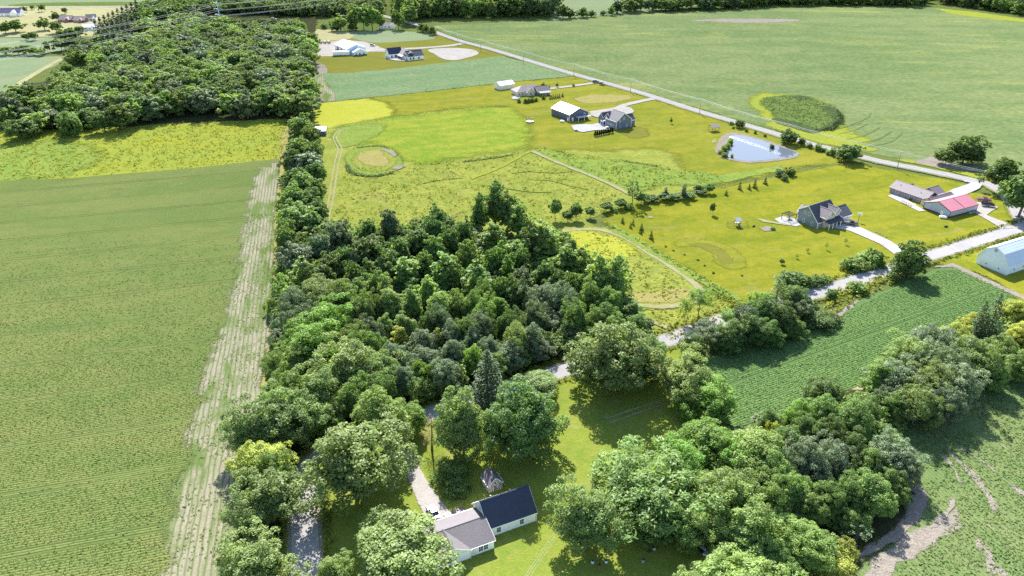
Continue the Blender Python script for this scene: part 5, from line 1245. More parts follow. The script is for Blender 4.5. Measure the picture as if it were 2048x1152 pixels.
far_house(173, 42, 9, 8, 2.8, 2.6, 20, w_white, r_navy, 'small house with blue roof beside the dark conifers')
hb = far_house(166, 61, 12, 9, 3, 2.0, 12, w_whitem, r_light, 'pale metal barn below the dark conifers at the far left', name='far_barn', nwin=2); hb['category'] = 'barn'
for u, v, rz, lab in ((690, 36, 20, 'dark roofed house half hidden under the compound trees'), (786, 24, 10, 'pale house among the trees at the top of the far road')):
    far_house(u, v, 13, 8, 2.8, 2.6, rz, w_tan, r_dark, lab)
# ---- shed at the hedgerow, pavilion by the pond
h13 = thing('hedgerow_shed', 'small dark shed with pale roof against the hedgerow', 'shed', (G(632, 272).x, G(632, 272).y, 0), R(8))
wing(h13, 'x', 0, 5.2, [(0, 2.6), (4.0, 3.9), (6.0, 3.0)], w_black, r_blue, ov=.25)
MB().box(-.6, 6.0, -2.4, -.1, 0, .18).build('slab', m_conc, h13)
opening(h13, 'door', 2.6, 0, .2, 1.6, 2.0, 'y-', frame=t_dark, pane=w_navy, bars=0)
g0 = G(1424, 265)
h14 = thing('picnic_pavilion', 'open wooden pavilion with pale roof at the pond end', 'pavilion', (g0.x, g0.y, 0), R(20))
for x in (0, 4.2):
    for y in (0, 3.6): MB().box(x - .1, x + .1, y - .1, y + .1, 0, 2.6).build('post', m_wood, h14)
b = MB(); pr = gable(-.5, 4.1, 2.55, 1.1)
for i in range(2): b.prism([pr[i], pr[i + 1], (pr[i + 1][0], pr[i + 1][1] + .14), (pr[i][0], pr[i][1] + .14)], -.5, 4.7, 'x')
b.build('roof', r_mauve, h14)
MB().box(-.3, 4.5, -.3, 3.9, 0, .14).build('deck', m_wood, h14)
MB().box(.8, 3.4, 1.4, 2.2, .75, .82).build('table_top', m_wood, h14)
# ================================================================== VEHICLES, POLES, YARD THINGS
def paint(name, col): return flat_mat(name, col, rough=.28, var=.03, spec=.6)
def wheel_set(t, xs, W, rad, wd=.22):
    for x in xs:
        for y0, y1, yr in ((-.02, wd, -.035), (W - wd, W + .02, W + .035)):
            w = MB().tube([(x, y0, rad), (x, y1, rad)], rad, 14).build('wheel', m_rubber, t)
            a, b = sorted((yr, yr + (.05 if yr < 0 else -.05)))
            MB().tube([(x, a, rad), (x, b, rad)], rad * .58, 10).build('rim', m_chrome, w)
def car(name, label, cat, p, rz, mat, L=4.6, W=1.85, H=1.5, kind='suv', group=None):
    """car pointing along local +x; body, glasshouse, wheels, lamps"""
    t = thing(name, label, cat, p, rz, group)
    if kind == 'pickup':
        prof = [(0, .45), (L, .45), (L, .95), (L - .15, 1.05), (L - 1.35, 1.12), (L - 1.4, 1.12), (0, 1.12)]
        cab = [(L - 3.3, 1.12), (L - 1.35, 1.12), (L - 1.95, H + .32), (L - 3.15, H + .32)]
    elif kind == 'sedan':
        prof = [(0, .38), (L, .38), (L, .72), (L - .2, .82), (L - 1.2, .95), (.9, .98), (.05, .92)]
        cab = [(.75, .96), (L - 1.25, .94), (L - 2.1, H), (1.4, H - .03)]
    else:
        prof = [(0, .42), (L, .42), (L, .85), (L - .2, .98), (L - 1.2, 1.05), (.1, 1.08)]
        cab = [(.12, 1.07), (L - 1.15, 1.04), (L - 2.0, H + .12), (.45, H + .15)]
    b = MB(); b.prism(prof, 0, W, 'y')
    body = b.build('body', mat, t)
    bv = body.modifiers.new('bevel', 'BEVEL'); bv.width = .07; bv.segments = 2
    c = MB(); i = .1
    n = len(cab); c.v = [(x, i if k < 2 else i + .16, z) for k, (x, z) in enumerate(cab)] + [(x, W - i if k < 2 else W - i - .16, z) for k, (x, z) in enumerate(cab)]
    c.f = [(0, 1, 2, 3), (7, 6, 5, 4), (0, 4, 5, 1), (1, 5, 6, 2), (3, 2, 6, 7), (0, 3, 7, 4)]
    c.build('glasshouse', m_pane, t)
    x0, x1 = sorted((cab[3][0], cab[2][0])); MB().box(x0 - .06, x1 + .06, i + .13, W - i - .13, cab[2][1] + .004, cab[2][1] + .07).build('roof_panel', mat, t)
    if kind == 'pickup': MB().box(.12, L - 3.45, .14, W - .14, 1.124, 1.15).build('bed_floor', t_dark, t)
    wheel_set(t, (L * .19, L * .80), W, .36)
    for y in (.12, W - .5):
        MB().box(L - .03, L + .025, y, y + .38, .66, .82).build('headlight', t_white, t)
        MB().box(-.025, .02, y, y + .38, .7, .86).build('tail_light', flat_mat('red_lamp', (.4, .02, .02), rough=.3), t)
    return t
def at(u, v, z=0.0): g0 = G(u, v); return (g0.x, g0.y, z)
OFF = .52
def on_road(u, v): g0 = G(u, v); return (g0.x, g0.y, OFF)
car('parked_car', 'silver-blue car on the gravel drive beside the white garage', 'car', on_road(884, 1043), R(118), paint('silver_blue_paint', (.07, .10, .15)), kind='sedan')
car('road_car', 'grey car on the near road behind the thicket', 'car', on_road(1448, 641), R(24), paint('grey_paint', (.20, .21, .23)))
car('pickup_truck', 'black pickup at the top of the concrete drive', 'pickup', on_road(1686, 452), R(-12), paint('gloss_black_paint', (.012, .012, .014)), L=5.6, W=2.0, kind='pickup')
car('maroon_truck', 'maroon pickup parked beside the red roofed barn', 'pickup', on_road(1953, 404), R(-20), paint('maroon_paint', (.13, .02, .035)), L=5.5, W=2.0, kind='pickup')
car('black_car', 'black car parked right of the pale blue workshop', 'car', on_road(740, 93), R(-30), m_black)
car('roadside_car', 'dark car at the mouth of the hip roofed house drive', 'car', on_road(1185, 167), R(10), m_black)
car('roadside_car', 'second dark car right of the drive mouth car', 'car', on_road(1197, 170), R(-50), m_black)
def utility_cart(label, p, rz, mat, L=2.8, W=1.5):
    t = thing('utility_cart', label, 'cart', p, rz)
    MB().box(0, L * .6, 0, W, .45, .95).build('bed', mat, t); MB().box(L * .6, L, .1, W - .1, .4, .8).build('hood', t_white, t)
    MB().box(L * .3, L * .75, .1, W - .1, 1.75, 1.82).build('canopy', t_white, t)
    for x in (L * .33, L * .72):
        for y in (.15, W - .15): MB().tube([(x, y, .8), (x, y, 1.76)], .03, 6).build('canopy_post', t_dark, t)
    wheel_set(t, (L * .2, L * .82), W, .3)
utility_cart('small utility cart with white roof under the right grove', at(1390, 1104), R(-45), t_dark)
def flatbed(label, p, rz, L=5.0):
    t = thing('flatbed_trailer', label, 'trailer', p, rz)
    MB().box(0, L, 0, 2, .6, .72).build('bed', t_dark, t); MB().box(L, L + 1.2, .92, 1.08, .5, .6).build('tow_bar', t_dark, t)
    for y in (0, 1.94): MB().box(0, L, y, y + .06, .72, 1.2).build('side_rail', t_dark, t)
    wheel_set(t, (L * .4, L * .58), 2, .34)
flatbed('dark flatbed trailer behind the maroon pickup', (at(1962, 415)[0], at(1962, 415)[1], OFF), R(-20))
def tractor(label, p, rz, group):
    t = thing('parked_tractor', label, 'tractor', p, rz, group)
    MB().box(1.3, 3.3, .55, 1.25, .7, 1.35).build('hood', m_black, t)
    MB().box(0, 1.4, .3, 1.5, .9, 1.3).build('seat_deck', m_black, t)
    MB().box(.1, 1.3, .35, 1.45, 2.3, 2.42).build('canopy', t_dark, t)
    for x, y in ((.15, .4), (.15, 1.4), (1.25, .4), (1.25, 1.4)): MB().tube([(x, y, 1.3), (x, y, 2.3)], .04, 6).build('canopy_post', t_dark, t)
    for x, r_ in ((.5, .7), (2.8, .42)):
        for y in (0, 1.5): MB().tube([(x, y, r_), (x, y + .3, r_)], r_, 12).build('wheel', m_rubber, t)
for k, u in enumerate((624, 634, 643, 651, 659)):
    tractor(['leftmost', 'second', 'third', 'fourth', 'rightmost'][k] + ' of five dark tractors lined up in the gravel yard', (at(u, 88)[0], at(u, 88)[1], .3), R(80), 'tractors in the gravel yard')
# propane tanks
def tank(label, p, rz, L=3.0, r_=.55):
    t = thing('propane_tank', label, 'tank', p, rz)
    MB().tube([(0, 0, .9), (.18, 0, .9), (.45, 0, .9), (L - .45, 0, .9), (L - .18, 0, .9), (L, 0, .9)], [r_ * .25, r_ * .75, r_, r_, r_ * .75, r_ * .25], 14).build('tank', t_white, t, smooth=True)
    for x in (.6, L - .6): MB().box(x - .12, x + .12, -.4, .4, 0, .5).build('foot', m_found, t)
    MB().tube([(L / 2, 0, 1.4), (L / 2, 0, 1.6)], .18, 10).build('dome', t_white, t)
tank('white tank on the grass below the red roofed barn', at(1877, 437), R(-20))
tank('white tank beside the dark barn wall', at(1120, 245), R(-20), L=2.6)
# trampoline, play set, basketball hoop
t = thing('trampoline', 'round trampoline with black net on the grass left of the dark barn', 'trampoline', at(1060, 245))
b = MB(); n = 20
ring = [(2.2 * math.cos(2 * math.pi * k / n), 2.2 * math.sin(2 * math.pi * k / n)) for k in range(n)]
b.tube([(x, y, .8) for x, y in ring] + [(ring[0][0], ring[0][1], .8)], .09, 6).build('rim', t_white, t)
MB().face([(x * .96, y * .96, .79) for x, y in ring]).build('mat', m_black, t)
for k in range(0, n, 4): MB().tube([(*ring[k], 0), (*ring[k], 2.6)], .04, 6).build('pole', t_dark, t)
MB().tube([(x, y, 2.55) for x, y in ring] + [(ring[0][0], ring[0][1], 2.55)], .035, 5).build('net_hoop', t_dark, t)
for k in range(4): MB().tube([(x, y, 1.1 + k * .35) for x, y in ring] + [(ring[0][0], ring[0][1], 1.1 + k * .35)], .012, 4).build('net_line', t_dark, t)
t = thing('play_set', 'wooden play set with swing frame, tower and slide on the lawn', 'play set', at(1474, 453), R(8))
for x in (-.9, .9):
    for y in (-.9, .9): MB().tube([(x * 1.1, y * 1.1, 0), (x * .9, y * .9, 3.0)], .09, 6).build('tower_post', m_wood, t)
MB().box(-1, 1, -1, 1, 1.4, 1.52).build('platform', m_wood, t)
b = MB(); pr = gable(-1.2, 1.2, 2.7, 1.0)
for i in range(2): b.prism([pr[i], pr[i + 1], (pr[i + 1][0], pr[i + 1][1] + .1), (pr[i][0], pr[i][1] + .1)], -1.2, 1.2, 'x')
b.build('tower_roof', flat_mat('white_canvas', (.7, .7, .72)), t)
for s in (-1, 1):
    MB().tube([(s * .9, 0, 2.4), (s * 4.0, 0, 2.4)], .09, 6).build('swing_beam', m_wood, t)
    for y in (-1.1, 1.1): MB().tube([(s * 4.0, 0, 2.4), (s * 4.2, y, 0)], .08, 6).build('swing_leg', m_wood, t)
    for k in (1.9, 3.0):
        w = MB().box(s * k - .25, s * k + .25, -.12, .12, .5, .55).build('swing_seat', t_dark, t)
        MB().tube([(s * k - .22, 0, .55), (s * k - .22, 0, 2.4)], .02, 4).tube([(s * k + .22, 0, .55), (s * k + .22, 0, 2.4)], .02, 4).build('swing_chain', t_dark, w)
b = MB(); b.prism([(-1.0, 1.45), (-4.0, .15), (-4.3, .15), (-4.3, .25), (-4.0, .27), (-1.0, 1.6)], -.3, .3, 'x'); b.build('slide', flat_mat('blue_black_plastic', (.03, .035, .06), rough=.4), t)
t = thing('basketball_hoop', 'white basketball hoop beside the concrete drive', 'basketball hoop', at(1716, 445), R(60))
MB().tube([(0, 0, 0), (0, 0, 2.9), (.6, 0, 3.3)], .09, 8).build('pole', t_dark, t)
MB().box(.6, .68, -.9, .9, 2.9, 4.0).build('backboard', t_white, t)
MB().tube([(.9 + .23 * math.cos(a), .23 * math.sin(a), 3.05) for a in np.linspace(-math.pi, math.pi, 13)], .02, 5).build('rim', flat_mat('orange_metal', (.5, .12, .02)), t)
MB().box(-.5, .5, -.4, .4, 0, .3).build('base', t_dark, t)
# raised garden, lawn swing, seats, hot tub and small yard things
t = thing('lawn_swing', 'pale lawn swing at the pond end below the pavilion', 'swing', at(1428, 286), R(30))
for x in (-.9, .9):
    for y in (-.6, .6): MB().tube([(x, y, 0), (x, 0, 1.9)], .05, 6).build('leg', t_white, t)
MB().tube([(-1, 0, 1.9), (1, 0, 1.9)], .05, 6).build('beam', t_white, t)
MB().box(-.7, .7, -.25, .25, .5, .56).build('seat', t_white, t); MB().box(-.7, .7, .22, .28, .56, 1.0).build('backrest', t_white, t)
def bench(label, p, rz, mat=t_dark):
    t = thing('garden_bench', label, 'bench', p, rz)
    MB().box(-.8, .8, -.25, .25, .42, .48).build('seat', mat, t); MB().box(-.8, .8, .2, .26, .48, .95).build('backrest', mat, t)
    for x in (-.7, .7):
        for y in (-.2, .2): MB().box(x - .04, x + .04, y - .04, y + .04, 0, .42).build('leg', mat, t)
bench('dark bench on the lawn right of the play set', at(1508, 455), R(40)); bench('dark bench on the lawn below the red roofed barn', at(1892, 456), R(10))
def table(label, p, rz, mat=t_dark, r_=1.0):
    t = thing('patio_table', label, 'table', p, rz)
    MB().tube([(0, 0, .72), (0, 0, .78)], r_, 14).build('table_top', mat, t); MB().tube([(0, 0, 0), (0, 0, .72)], .06, 6).build('post', mat, t)
    MB().tube([(0, 0, 0), (0, 0, .05)], r_ * .4, 10).build('foot', mat, t)
for u, v, lab in ((1152, 262, 'dark patio table at the left end of the slate blue house patio'), (1578, 441, 'dark patio table left of the grey house'), (1214, 258, 'dark patio table beside the slate blue house wall')): table(lab, (at(u, v)[0], at(u, v)[1], .56), 0)
def pergola(label, p, rz, W=4.2, D=3.6):
    t = thing('pergola', label, 'pergola', p, rz)
    for x in (0, W):
        for y in (0, D): MB().box(x - .09, x + .09, y - .09, y + .09, 0, 2.7).build('post', m_black, t)
    for y in (0, D): MB().box(-.3, W + .3, y - .06, y + .06, 2.7, 2.88).build('beam', m_black, t)
    for k in range(8): MB().box(W * k / 7 - .04, W * k / 7 + .04, -.4, D + .4, 2.89, 3.02).build('slat', m_black, t)
pergola('dark pergola on the patio left of the grey house', at(1577, 446), R(33))
t = thing('wooden_deck', 'dark railed deck in front of the brown house', 'deck', at(1822, 414), R(30))
for k in range(9): MB().box(-.2, 3.4, k * .5, k * .5 + .47, .5, .56).build('deck_board', m_wood, t)
for k in range(5): MB().box(-.25, -.15, k * 1.1, k * 1.1 + .1, 0, 1.5).build('railing_post', t_dark, t)
for z in (.85, 1.15, 1.45): MB().box(-.24, -.16, 0, 4.5, z, z + .06).build('rail', t_dark, t)
t = thing('picket_planter', 'weed-filled raised bed beside the pale garden bed', 'raised bed', at(1541, 463), R(20))
for x0, x1, y0, y1 in ((0, 2.6, 0, .1), (0, 2.6, 1.6, 1.7), (0, .1, .1, 1.6), (2.5, 2.6, .1, 1.6)): MB().box(x0, x1, y0, y1, 0, .55).build('plank', m_wood, t)
c_, _, H_, R_, _g = proto('shrub', 0, 1)
o = link(bpy.data.objects.new('plants', c_), t); o.location = (1.3, .85, .3); o.scale = (.42, .3, .3); set_mat(o, LEAF['light'])
# bits and pieces under the trees by the grove
for k, (u, v, col, lab) in enumerate([(1185, 1128, (.7, .7, .72), 'white bucket among junk under the greyish lawn tree'), (1198, 1136, (.4, .06, .06), 'red bucket among junk under the greyish lawn tree'), (1212, 1127, (.65, .66, .7), 'pale drum beside the junk under the greyish lawn tree'), (1299, 1106, (.05, .05, .06), 'black drum in the shade of the right grove'), (1308, 1101, (.55, .56, .6), 'light drum in the shade of the right grove'), (1286, 1126, (.35, .36, .38), 'grey drum lowest in the grove shade')]):
    t = thing('storage_drum', lab, 'drum', at(u, v), k * .7)
    MB().tube([(0, 0, 0), (0, 0, .28), (0, 0, .32), (0, 0, .58), (0, 0, .62), (0, 0, .9)], [.3, .3, .32, .32, .3, .3], 14).build('barrel', flat_mat('drum_%d' % k, col, rough=.5), t, smooth=False)
    MB().tube([(0, 0, .9), (0, 0, .94)], .27, 14).build('lid', t_dark, t)
# little stones along the concrete drive
for k, (u, v) in enumerate([(1752, 466), (1758, 468.5), (1764, 471), (1772, 476), (1735, 478), (1748, 484), (1766, 491)]):
    rr = random.Random(k); b = bmesh.new(); bmesh.ops.create_icosphere(b, subdivisions=1, radius=.55)
    for vv in b.verts: vv.co *= rr.uniform(.75, 1.15); vv.co.z *= .6
    me = bpy.data.meshes.new('boulder'); b.to_mesh(me); b.free(); me.materials.append(flat_mat('dark_stone', (.10, .09, .09), rough=.9, var=.2))
    o = link(bpy.data.objects.new('boulder', me)); o.location = at(u, v, .3)
    tag(o, ['first', 'second', 'third', 'fourth', 'fifth', 'sixth', 'seventh'][k] + ' dark boulder lining the concrete drive, counted from the house', 'boulder', 'boulders along the concrete drive')
# heap of brush and soil beside the compound
t = thing('brush_heap', 'heap of soil and brush at the wood edge by the compound', 'heap', at(634, 137))
for k in range(26):
    rr = random.Random(k + 50); a = rr.uniform(0, 6.28); d = rr.uniform(0, 4); p = Vector((math.cos(a) * d, math.sin(a) * d, rr.uniform(.2, 1.6) * (1 - d / 5)))
    q_ = p + Vector((rr.uniform(-2, 2), rr.uniform(-2, 2), rr.uniform(0, .8))); MB().tube([p, q_], .14, 5).build('branch', m_bark, t)
b = bmesh.new(); bmesh.ops.create_icosphere(b, subdivisions=3, radius=4.2)
for vv in b.verts: vv.co *= 1 + .25 * mnoise.noise(vv.co * .6); vv.co.z = max(vv.co.z * .38, -.1)
me = bpy.data.meshes.new('soil'); b.to_mesh(me); b.free(); me.materials.append(m_dirt); link(bpy.data.objects.new('soil', me), t)
# ---- utility poles and wires along the far road
def pole(label, p, rz, H=8.7, arm=2.4, group='utility poles along the far road'):
    t = thing('utility_pole', label, 'utility pole', p, rz, group)
    MB().tube([(0, 0, -.3), (0, 0, H)], [.19, .13], 8).build('post', m_wood, t)
    MB().box(-arm / 2, arm / 2, -.06, .06, H - .55, H - .40).build('crossarm', m_wood, t)
    for x in (-arm / 2 + .1, 0, arm / 2 - .1):
        z = H - .4 if x else H
        MB().tube([(x, 0, z), (x, 0, z + .28)], .07, 6).build('insulator', t_white, t)
    MB().tube([(.22, 0, H - 2.0), (.22, 0, H - 1.2)], .2, 8).build('transformer', m_chrome, t)
    return t
PP = [(873, 72), (916, 89), (961, 101), (1046.6, 126.4), (1147.5, 153.4), (1260.8, 185), (1399, 228), (1574, 282), (1794, 339), (2056, 400)]
pw_ = [G(*p) for p in PP]
dirp = (pw_[5] - pw_[3]).normalized(); prz = math.atan2(dirp.y, dirp.x) - math.pi / 2
for k, p in enumerate(pw_):
    pole(['farthest', 'second farthest', 'third farthest', 'fourth farthest', 'fifth', 'sixth', 'seventh', 'eighth', 'second nearest', 'nearest'][k] + ' utility pole of the line along the far road', p, prz)
m_wire = flat_mat('aluminium_wire', (.62, .62, .62), rough=.35, metal=.4, var=.02)
def wire(name, label, pts, sag, rad, group, n=10):
    cu = []
    for i in range(len(pts) - 1):
        a, b2 = Vector(pts[i]), Vector(pts[i + 1])
        for k in range(n):
            s = k / n; q_ = a.lerp(b2, s); q_.z -= sag * 4 * s * (1 - s); cu.append(q_)
    cu.append(Vector(pts[-1]))
    o = MB().tube(cu, rad, 4).build(name, m_wire)
    tag(o, label, 'wire', group)
side = Vector((math.cos(prz), math.sin(prz), 0))
for k, off in enumerate((-1.1, 0, 1.1)):
    wire('overhead_wire', ['left wire of the line along the far road', 'middle wire of the line along the far road', 'right wire of the line along the far road'][k], [p + side * off + Vector((0, 0, 8.6 + (.3 if off == 0 else 0))) for p in pw_], 0.7, .038, 'wires along the far road')
# near wires crossing the lawn corner
na, nb = G(1040, 1172, 7.5), G(1150, 1010, 7.5)
dn = (nb - na).normalized(); sn = Vector((-dn.y, dn.x, 0))
pole('wooden utility pole hidden among the right grove trees', (nb + dn * 9).xy.to_3d(), math.atan2(dn.y, dn.x) - math.pi / 2, H=8.2, group='poles of the lawn line')
for k, off in enumerate((-.45, 0, .45)):
    wire('service_wire', ['left', 'middle', 'right'][k] + ' wire of three crossing the lower lawn corner', [na - dn * 20 + sn * off + Vector((0, 0, .3)), nb + dn * 9 + sn * off + Vector((0, 0, .4))], 0.6, .016, 'wires over the lawn corner', n=14)
# ---- transmission mast above the far left wood
g0 = G(444, 66)
mst = thing('transmission_mast', 'tall pale steel power mast rising from the far left wood', 'power mast', g0, 0)
HM = above(2, g0.y)
m_steel = flat_mat('pale_blue_steel', (.45, .52, .62), rough=.45, metal=.3, var=.05)
MB().tube([(0, 0, 0), (0, 0, HM)], [.7, .3], 10).build('mast', m_steel, mst)
for k, z in enumerate((HM - 2, HM - 7, HM - 12)):
    a = MB(); a.tube([(-3.6, 0, z + .8), (0, 0, z), (3.6, 0, z + .8)], [.14, .24, .14], 6).build('arm', m_steel, mst)
    for x in (-3.5, 3.5): MB().tube([(x, 0, z + .7), (x, 0, z - .8)], .12, 6).build('insulator', t_white, mst)
lp, rp = Vector((-425, 455, 0)), Vector((-90, 1010, 0))
for k, z in enumerate((HM - 2.8, HM - 7.8, HM - 12.8)):
    for x in (-3.5, 3.5):
        s = 'near' if x < 0 else 'far'
        wire('power_cable', ['top', 'middle', 'lowest'][k] + f' {s} cable of the power line above the far left wood', [lp + Vector((x * .8, x * .5, z)), g0 + Vector((x, 0, z)), rp + Vector((x, 0, z + 2))], 5.0, .07, 'cables of the power line', n=18)
# ---- wire fence between pasture and lawn, and along the crop field
def fence(label, pts, nper, h=1.25):
    ps = []
    for i in range(len(pts) - 1):
        a, b2 = G(*pts[i]), G(*pts[i + 1])
        ps += [a.lerp(b2, k / nper) for k in range(nper)]
    ps.append(G(*pts[-1]))
    t = thing('wire_fence', label, 'fence', ps[0])
    me = MB().tube([(0, 0, -.2), (0, 0, h)], .09, 6).mesh('post', m_wood)
    for p in ps:
        o = link(bpy.data.objects.new('post', me), t); o.location = p - ps[0]
    for z in (.45, .8, 1.15): MB().tube([p - ps[0] + Vector((0, 0, z)) for p in ps], .018, 4).build('wire', m_chrome, t)
fence('wire fence with wooden posts between green pasture and upper lawn', [(655, 258), (753, 244), (849, 231), (937, 220), (1019, 210)], 3, 1.6)
fence('wire fence with posts between crop field and upper lawn', [(640, 206), (760, 193), (880, 180), (985, 168.5)], 4, 1.4)
fence('wire fence with posts behind the hip roofed house', [(1030, 163), (1080, 159), (1130, 155), (1158, 152)], 3, 1.4)
# ================================================================== CROPS AND WEEDS WITH REAL RELIEF
def cover(name, label, mat, pts, leaves, size, height, spread, seed, flat=.5):
    """merges small leafy tufts (a few leaf blades each) standing at pts into one object"""
    r = np.random.default_rng(seed); n = len(pts)
    c = np.repeat(pts, leaves, axis=0)
    k = len(c)
    sc = np.repeat(r.uniform(.65, 1.35, n), leaves)
    a = r.uniform(0, 6.283, k); d = np.sqrt(r.uniform(0, 1, k)) * spread * sc
    z = height * sc * r.uniform(.35, 1.0, k)
    c = np.stack([c[:, 0] + np.cos(a) * d, c[:, 1] + np.sin(a) * d, c[:, 2] + z], 1)
    nn = unit(np.stack([np.cos(a) * flat * .4, np.sin(a) * flat * .4, np.ones(k)], 1) + r.normal(size=(k, 3)) * .32)
    v, f = leafquads(c, nn, size * sc * r.uniform(.7, 1.3, k), .6, r)
    me = mesh_np(name, v, f, MATS.get(mat.name + '_plants', mat))
    add_edge(me, np.ones(len(v)))
    o = link(bpy.data.objects.new(name, me)); tag(o, label, 'plants', kind='stuff')
    print(name, n, len(f))
    return o
def rows_in(poly, angle, spacing, step, seed, keep=None, jit=.18, world=False, holes=()):
    r = np.random.default_rng(seed); pw = poly if world else gpoly(poly)
    ca, sa = math.cos(angle), math.sin(angle)
    q = np.array([(x * ca + y * sa, -x * sa + y * ca) for x, y in pw])
    us = np.arange(q[:, 0].min(), q[:, 0].max(), step); vs = np.arange(q[:, 1].min(), q[:, 1].max(), spacing)
    U, V = np.meshgrid(us, vs); U = U.ravel() + r.uniform(-.5, .5, U.size) * step; V = V.ravel() + r.normal(size=V.size) * jit * spacing
    x = U * ca - V * sa; y = U * sa + V * ca
    ok = inside(pw, x, y)
    for h in holes: ok &= ~inside(gpoly(h), x, y)
    if keep is not None: ok &= keep(x, y, r)
    return np.stack([x[ok], y[ok], np.full(ok.sum(), .22)], 1)
def no_tram(x, y, an, sp):
    f = np.mod(-x * math.sin(an) + y * math.cos(an), sp)
    return (np.abs(f - 1.0) > .62) & (np.abs(f - 2.9) > .62)
def fbm(x, y, s, seed=0):
    return np.array([mnoise.fractal(Vector((a / s, b / s, seed)), 1.0, 2.0, 3) for a, b in zip(x, y)])
HEADPX = [(522, 336), (562, 326), (556, 400), (550, 560), (545, 640), (530, 760), (505, 860), (478, 1000), (462, 1152), (440, 1400), (240, 1400), (315, 1160), (352, 1010), (388, 860), (424, 690), (448, 640), (470, 560), (492, 430)]
A = rows_in([(-60, 470), (486, 470), (470, 560), (448, 640), (424, 690), (388, 860), (352, 1010), (315, 1180), (-60, 1180)], A_ROW, .76, .72, 1, keep=lambda x, y, r: (r.uniform(0, 1, len(x)) < np.clip((285 - y) / 120, 0, 1)) & no_tram(x, y, A_ROW, 19.5))
cover('soybean_plants', 'rows of soybean plants covering the left field', m_soy, A, 4, .17, .16, .30, 1)
A = rows_in(HEADPX, A_HED, 1.5, .7, 3, keep=lambda x, y, r: (fbm(x, y, 9, 3) + r.uniform(-.35, .35, len(x)) > .02) & (y < 300))
cover('soybean_plants', 'thin rows of soybean plants on the pale headland', m_soy, A, 4, .18, .2, .36, 3)
A = rows_in([(1400, 740), (1500, 694), (1620, 652), (1690, 626), (1800, 572), (1880, 542), (1920, 540), (2060, 606), (2060, 640), (1900, 690), (1738, 768), (1530, 845), (1470, 850)], A_RF, .76, .75, 4, keep=lambda x, y, r: no_tram(x, y, A_RF, 21.0))
cover('soybean_plants', 'dense dark soybean plants in the field between road and grove', m_soy2, A, 4, .20, .18, .32, 4)
BARE = [[(1812, 980), (1836, 968), (1852, 990), (1855, 1010), (1835, 1045), (1800, 1080), (1740, 1115), (1700, 1152), (1640, 1180), (1670, 1145), (1730, 1090), (1790, 1050), (1812, 1020)], [(1770, 1110), (1830, 1060), (1880, 1035), (1915, 1010), (1905, 1050), (1860, 1090), (1800, 1130), (1740, 1170), (1720, 1160)]]
A = rows_in([(2060, 650), (1990, 700), (1900, 775), (1840, 830), (1780, 890), (1840, 975), (1860, 1000), (1830, 1080), (1740, 1180), (2080, 1180)], A_RF + R(75), .85, .62, 5, keep=lambda x, y, r: fbm(x, y, 11, 5) + r.uniform(-.4, .4, len(x)) > -.25, holes=BARE)
cover('soybean_plants', 'patchy soybean plants in the lower right field', m_soy3, A, 4, .21, .20, .34, 5)
PATHS = [[(1118, 466), (1150, 461), (1200, 461), (1245, 475), (1290, 502), (1340, 534), (1378, 560), (1398, 578), (1400, 592), (1385, 605), (1345, 614), (1300, 615), (1262, 608), (1232, 598)], [(1062, 302), (1120, 328), (1180, 352), (1230, 374), (1262, 392)], [(1062, 302), (1030, 320), (990, 340), (940, 360)], [(648, 470), (655, 430), (662, 400), (668, 360), (674, 325)]]
PP_ = np.array([(p.x, p.y) for px in PATHS for p in catmull([G(*q) for q in px], False, 2.0)])
def clear(x, y, d=2.4):
    ok = np.ones(len(x), bool)
    for p in PP_: ok &= (x - p[0]) ** 2 + (y - p[1]) ** 2 > d * d
    return ok
def scatter_in(poly, dens, seed, keep=None, holes=()):
    r = np.random.default_rng(seed); pw = gpoly(poly); q = np.array(pw)
    lo, hi = q.min(0), q.max(0); n = int((hi[0] - lo[0]) * (hi[1] - lo[1]) * dens)
    x = r.uniform(lo[0], hi[0], n); y = r.uniform(lo[1], hi[1], n)
    ok = inside(pw, x, y)
    for h in holes: ok &= ~inside(gpoly(h), x, y)
    ok &= clear(x, y)
    if keep is not None: ok &= keep(x, y, r)
    return np.stack([x[ok], y[ok], np.full(ok.sum(), .25)], 1)
MEADPX = [(652, 470), (660, 420), (676, 340), (820, 330), (1050, 302), (1255, 392), (1220, 420), (1120, 450), (1000, 470), (860, 450), (760, 480)]
clump = lambda s, t: (lambda x, y, r: fbm(x, y, s, 1) + r.uniform(-.25, .25, len(x)) > t)
A = scatter_in(MEADPX, .42, 6, clump(7, -.15))
cover('meadow_tufts', 'tall weeds and tufts of the rough meadow', m_mead, A, 4, .30, .42, .5, 6, flat=1.2)
A = scatter_in([(0, 264), (180, 256), (300, 250), (560, 238), (580, 242), (566, 316), (400, 334), (150, 355), (0, 361)], .40, 7, clump(6, -.2))
cover('goldenrod_tufts', 'tufts of goldenrod in the yellow strip', m_weed, A, 4, .34, .5, .6, 7, flat=1.2)
A = scatter_in([(1060, 302), (1080, 296), (1250, 322), (1440, 352), (1400, 370), (1260, 388), (1180, 352)], .35, 8, clump(6, -.1))
cover('weed_tufts', 'tall weeds on the bank below the dark barn lawn', m_weed2, A, 4, .36, .55, .6, 8, flat=1.2)
A = scatter_in([(1120, 464), (1200, 458), (1290, 499), (1380, 554), (1408, 585), (1390, 610), (1300, 620), (1234, 600), (1180, 550)], .55, 9, clump(6, -.1))
cover('meadow_tufts', 'tall grass inside the mown loop path', m_mead, A, 4, .30, .45, .5, 9, flat=1.2)
A = scatter_in([(1212, 446), (1240, 462), (1300, 494), (1380, 540), (1470, 594), (1484, 612), (1440, 600), (1340, 534), (1270, 490), (1215, 458)], 1.0, 10)
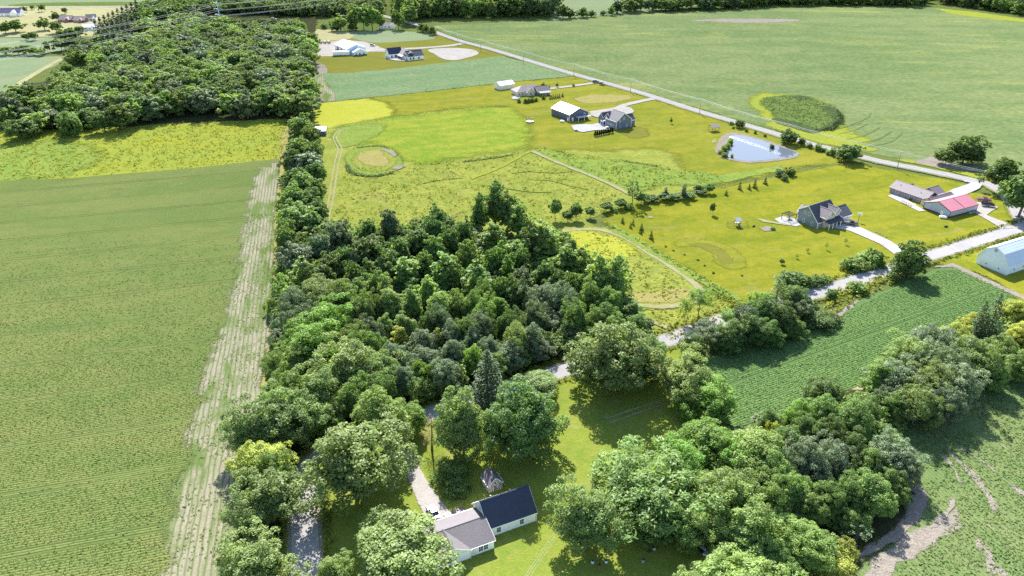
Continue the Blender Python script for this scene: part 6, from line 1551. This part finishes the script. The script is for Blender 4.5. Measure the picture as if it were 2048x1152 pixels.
cover('weed_tufts', 'weedy line between the mown lawn and the loop meadow', m_weed2, A, 4, .34, .55, .5, 10, flat=1.2)
A = scatter_in([(1400, 575), (1480, 606), (1470, 640), (1400, 660), (1340, 684), (1300, 625), (1395, 612)], .7, 11)
cover('weed_tufts', 'tall grass between the loop path and the near road', m_mead, A, 4, .32, .5, .5, 11, flat=1.2)
A = scatter_in([(1522, 205), (1535, 196), (1565, 192), (1610, 193), (1650, 207), (1674, 220), (1684, 240), (1672, 258), (1640, 263), (1600, 256), (1560, 240), (1540, 226)], .4, 12)
cover('sedge_tufts', 'sedges and cattails of the round wetland', m_wet, A, 3, .4, .3, .6, 12, flat=1.4)
A = scatter_in([(1630, 263), (1660, 256), (1678, 240), (1672, 220), (1686, 232), (1686, 248), (1664, 262)], 1.0, 13)
cover('cattail_tufts', 'dark cattails on the right rim of the wetland', m_reed, A, 5, .45, 1.0, .6, 13, flat=1.6)
def ring_pts(px, w, dens, seed):
    pts = catmull([G(*p) for p in px], False, 1.0); r = np.random.default_rng(seed); out = []
    for p in pts:
        for _ in range(max(1, int(dens * w))): out.append((p.x + r.uniform(-w, w) * .5, p.y + r.uniform(-w, w) * .5, .45))
    return np.array(out)
for k, px in enumerate(([(693, 330), (700, 344), (725, 352.5), (760, 352.5), (790, 345)], [(706, 299), (735, 294), (760, 293.5), (785, 300), (800, 314), (804, 324)], [(920, 325), (960, 320), (1010, 313), (1030, 309)], [(1240, 322), (1280, 328), (1320, 334)])):
    cover('ditch_weeds', ['tall weeds on the south ditch of the round plot', 'tall weeds on the north ditch of the round plot', 'tall weeds along the meadow ditch', 'tall weeds along the bank ditch'][k], (m_reed if k == 0 else m_wet), ring_pts(px, 1.6, 1.2, 20 + k), 4, .28, .4, .4, 20 + k, flat=1.5)
# verge weeds along the near road
vp = []
rv = np.random.default_rng(31)
for p, q_ in zip(catmull([G(*p) for p in ROAD_N], False, 1.0)[:-1], catmull([G(*p) for p in ROAD_N], False, 1.0)[1:]):
    if not 100 < p.y < 330: continue
    d_ = (q_ - p).normalized(); nr_ = Vector((-d_.y, d_.x, 0))
    for s_ in (-1, 1):
        for _ in range(2):
            o_ = s_ * rv.uniform(3.5, 5.6); vp.append((p.x + nr_.x * o_ + rv.uniform(-.5, .5), p.y + nr_.y * o_ + rv.uniform(-.5, .5), .4))
cover('verge_tufts', 'weeds along both verges of the near road', m_verge, np.array(vp), 4, .36, .6, .5, 31, flat=1.2)
A = scatter_in([(1660, 585), (1800, 540), (1805, 562), (1720, 596), (1690, 620), (1640, 640)], .8, 32)
cover('verge_tufts', 'weeds between the near road and the dark crop field', m_weed, A, 4, .42, .8, .5, 32, flat=1.2)
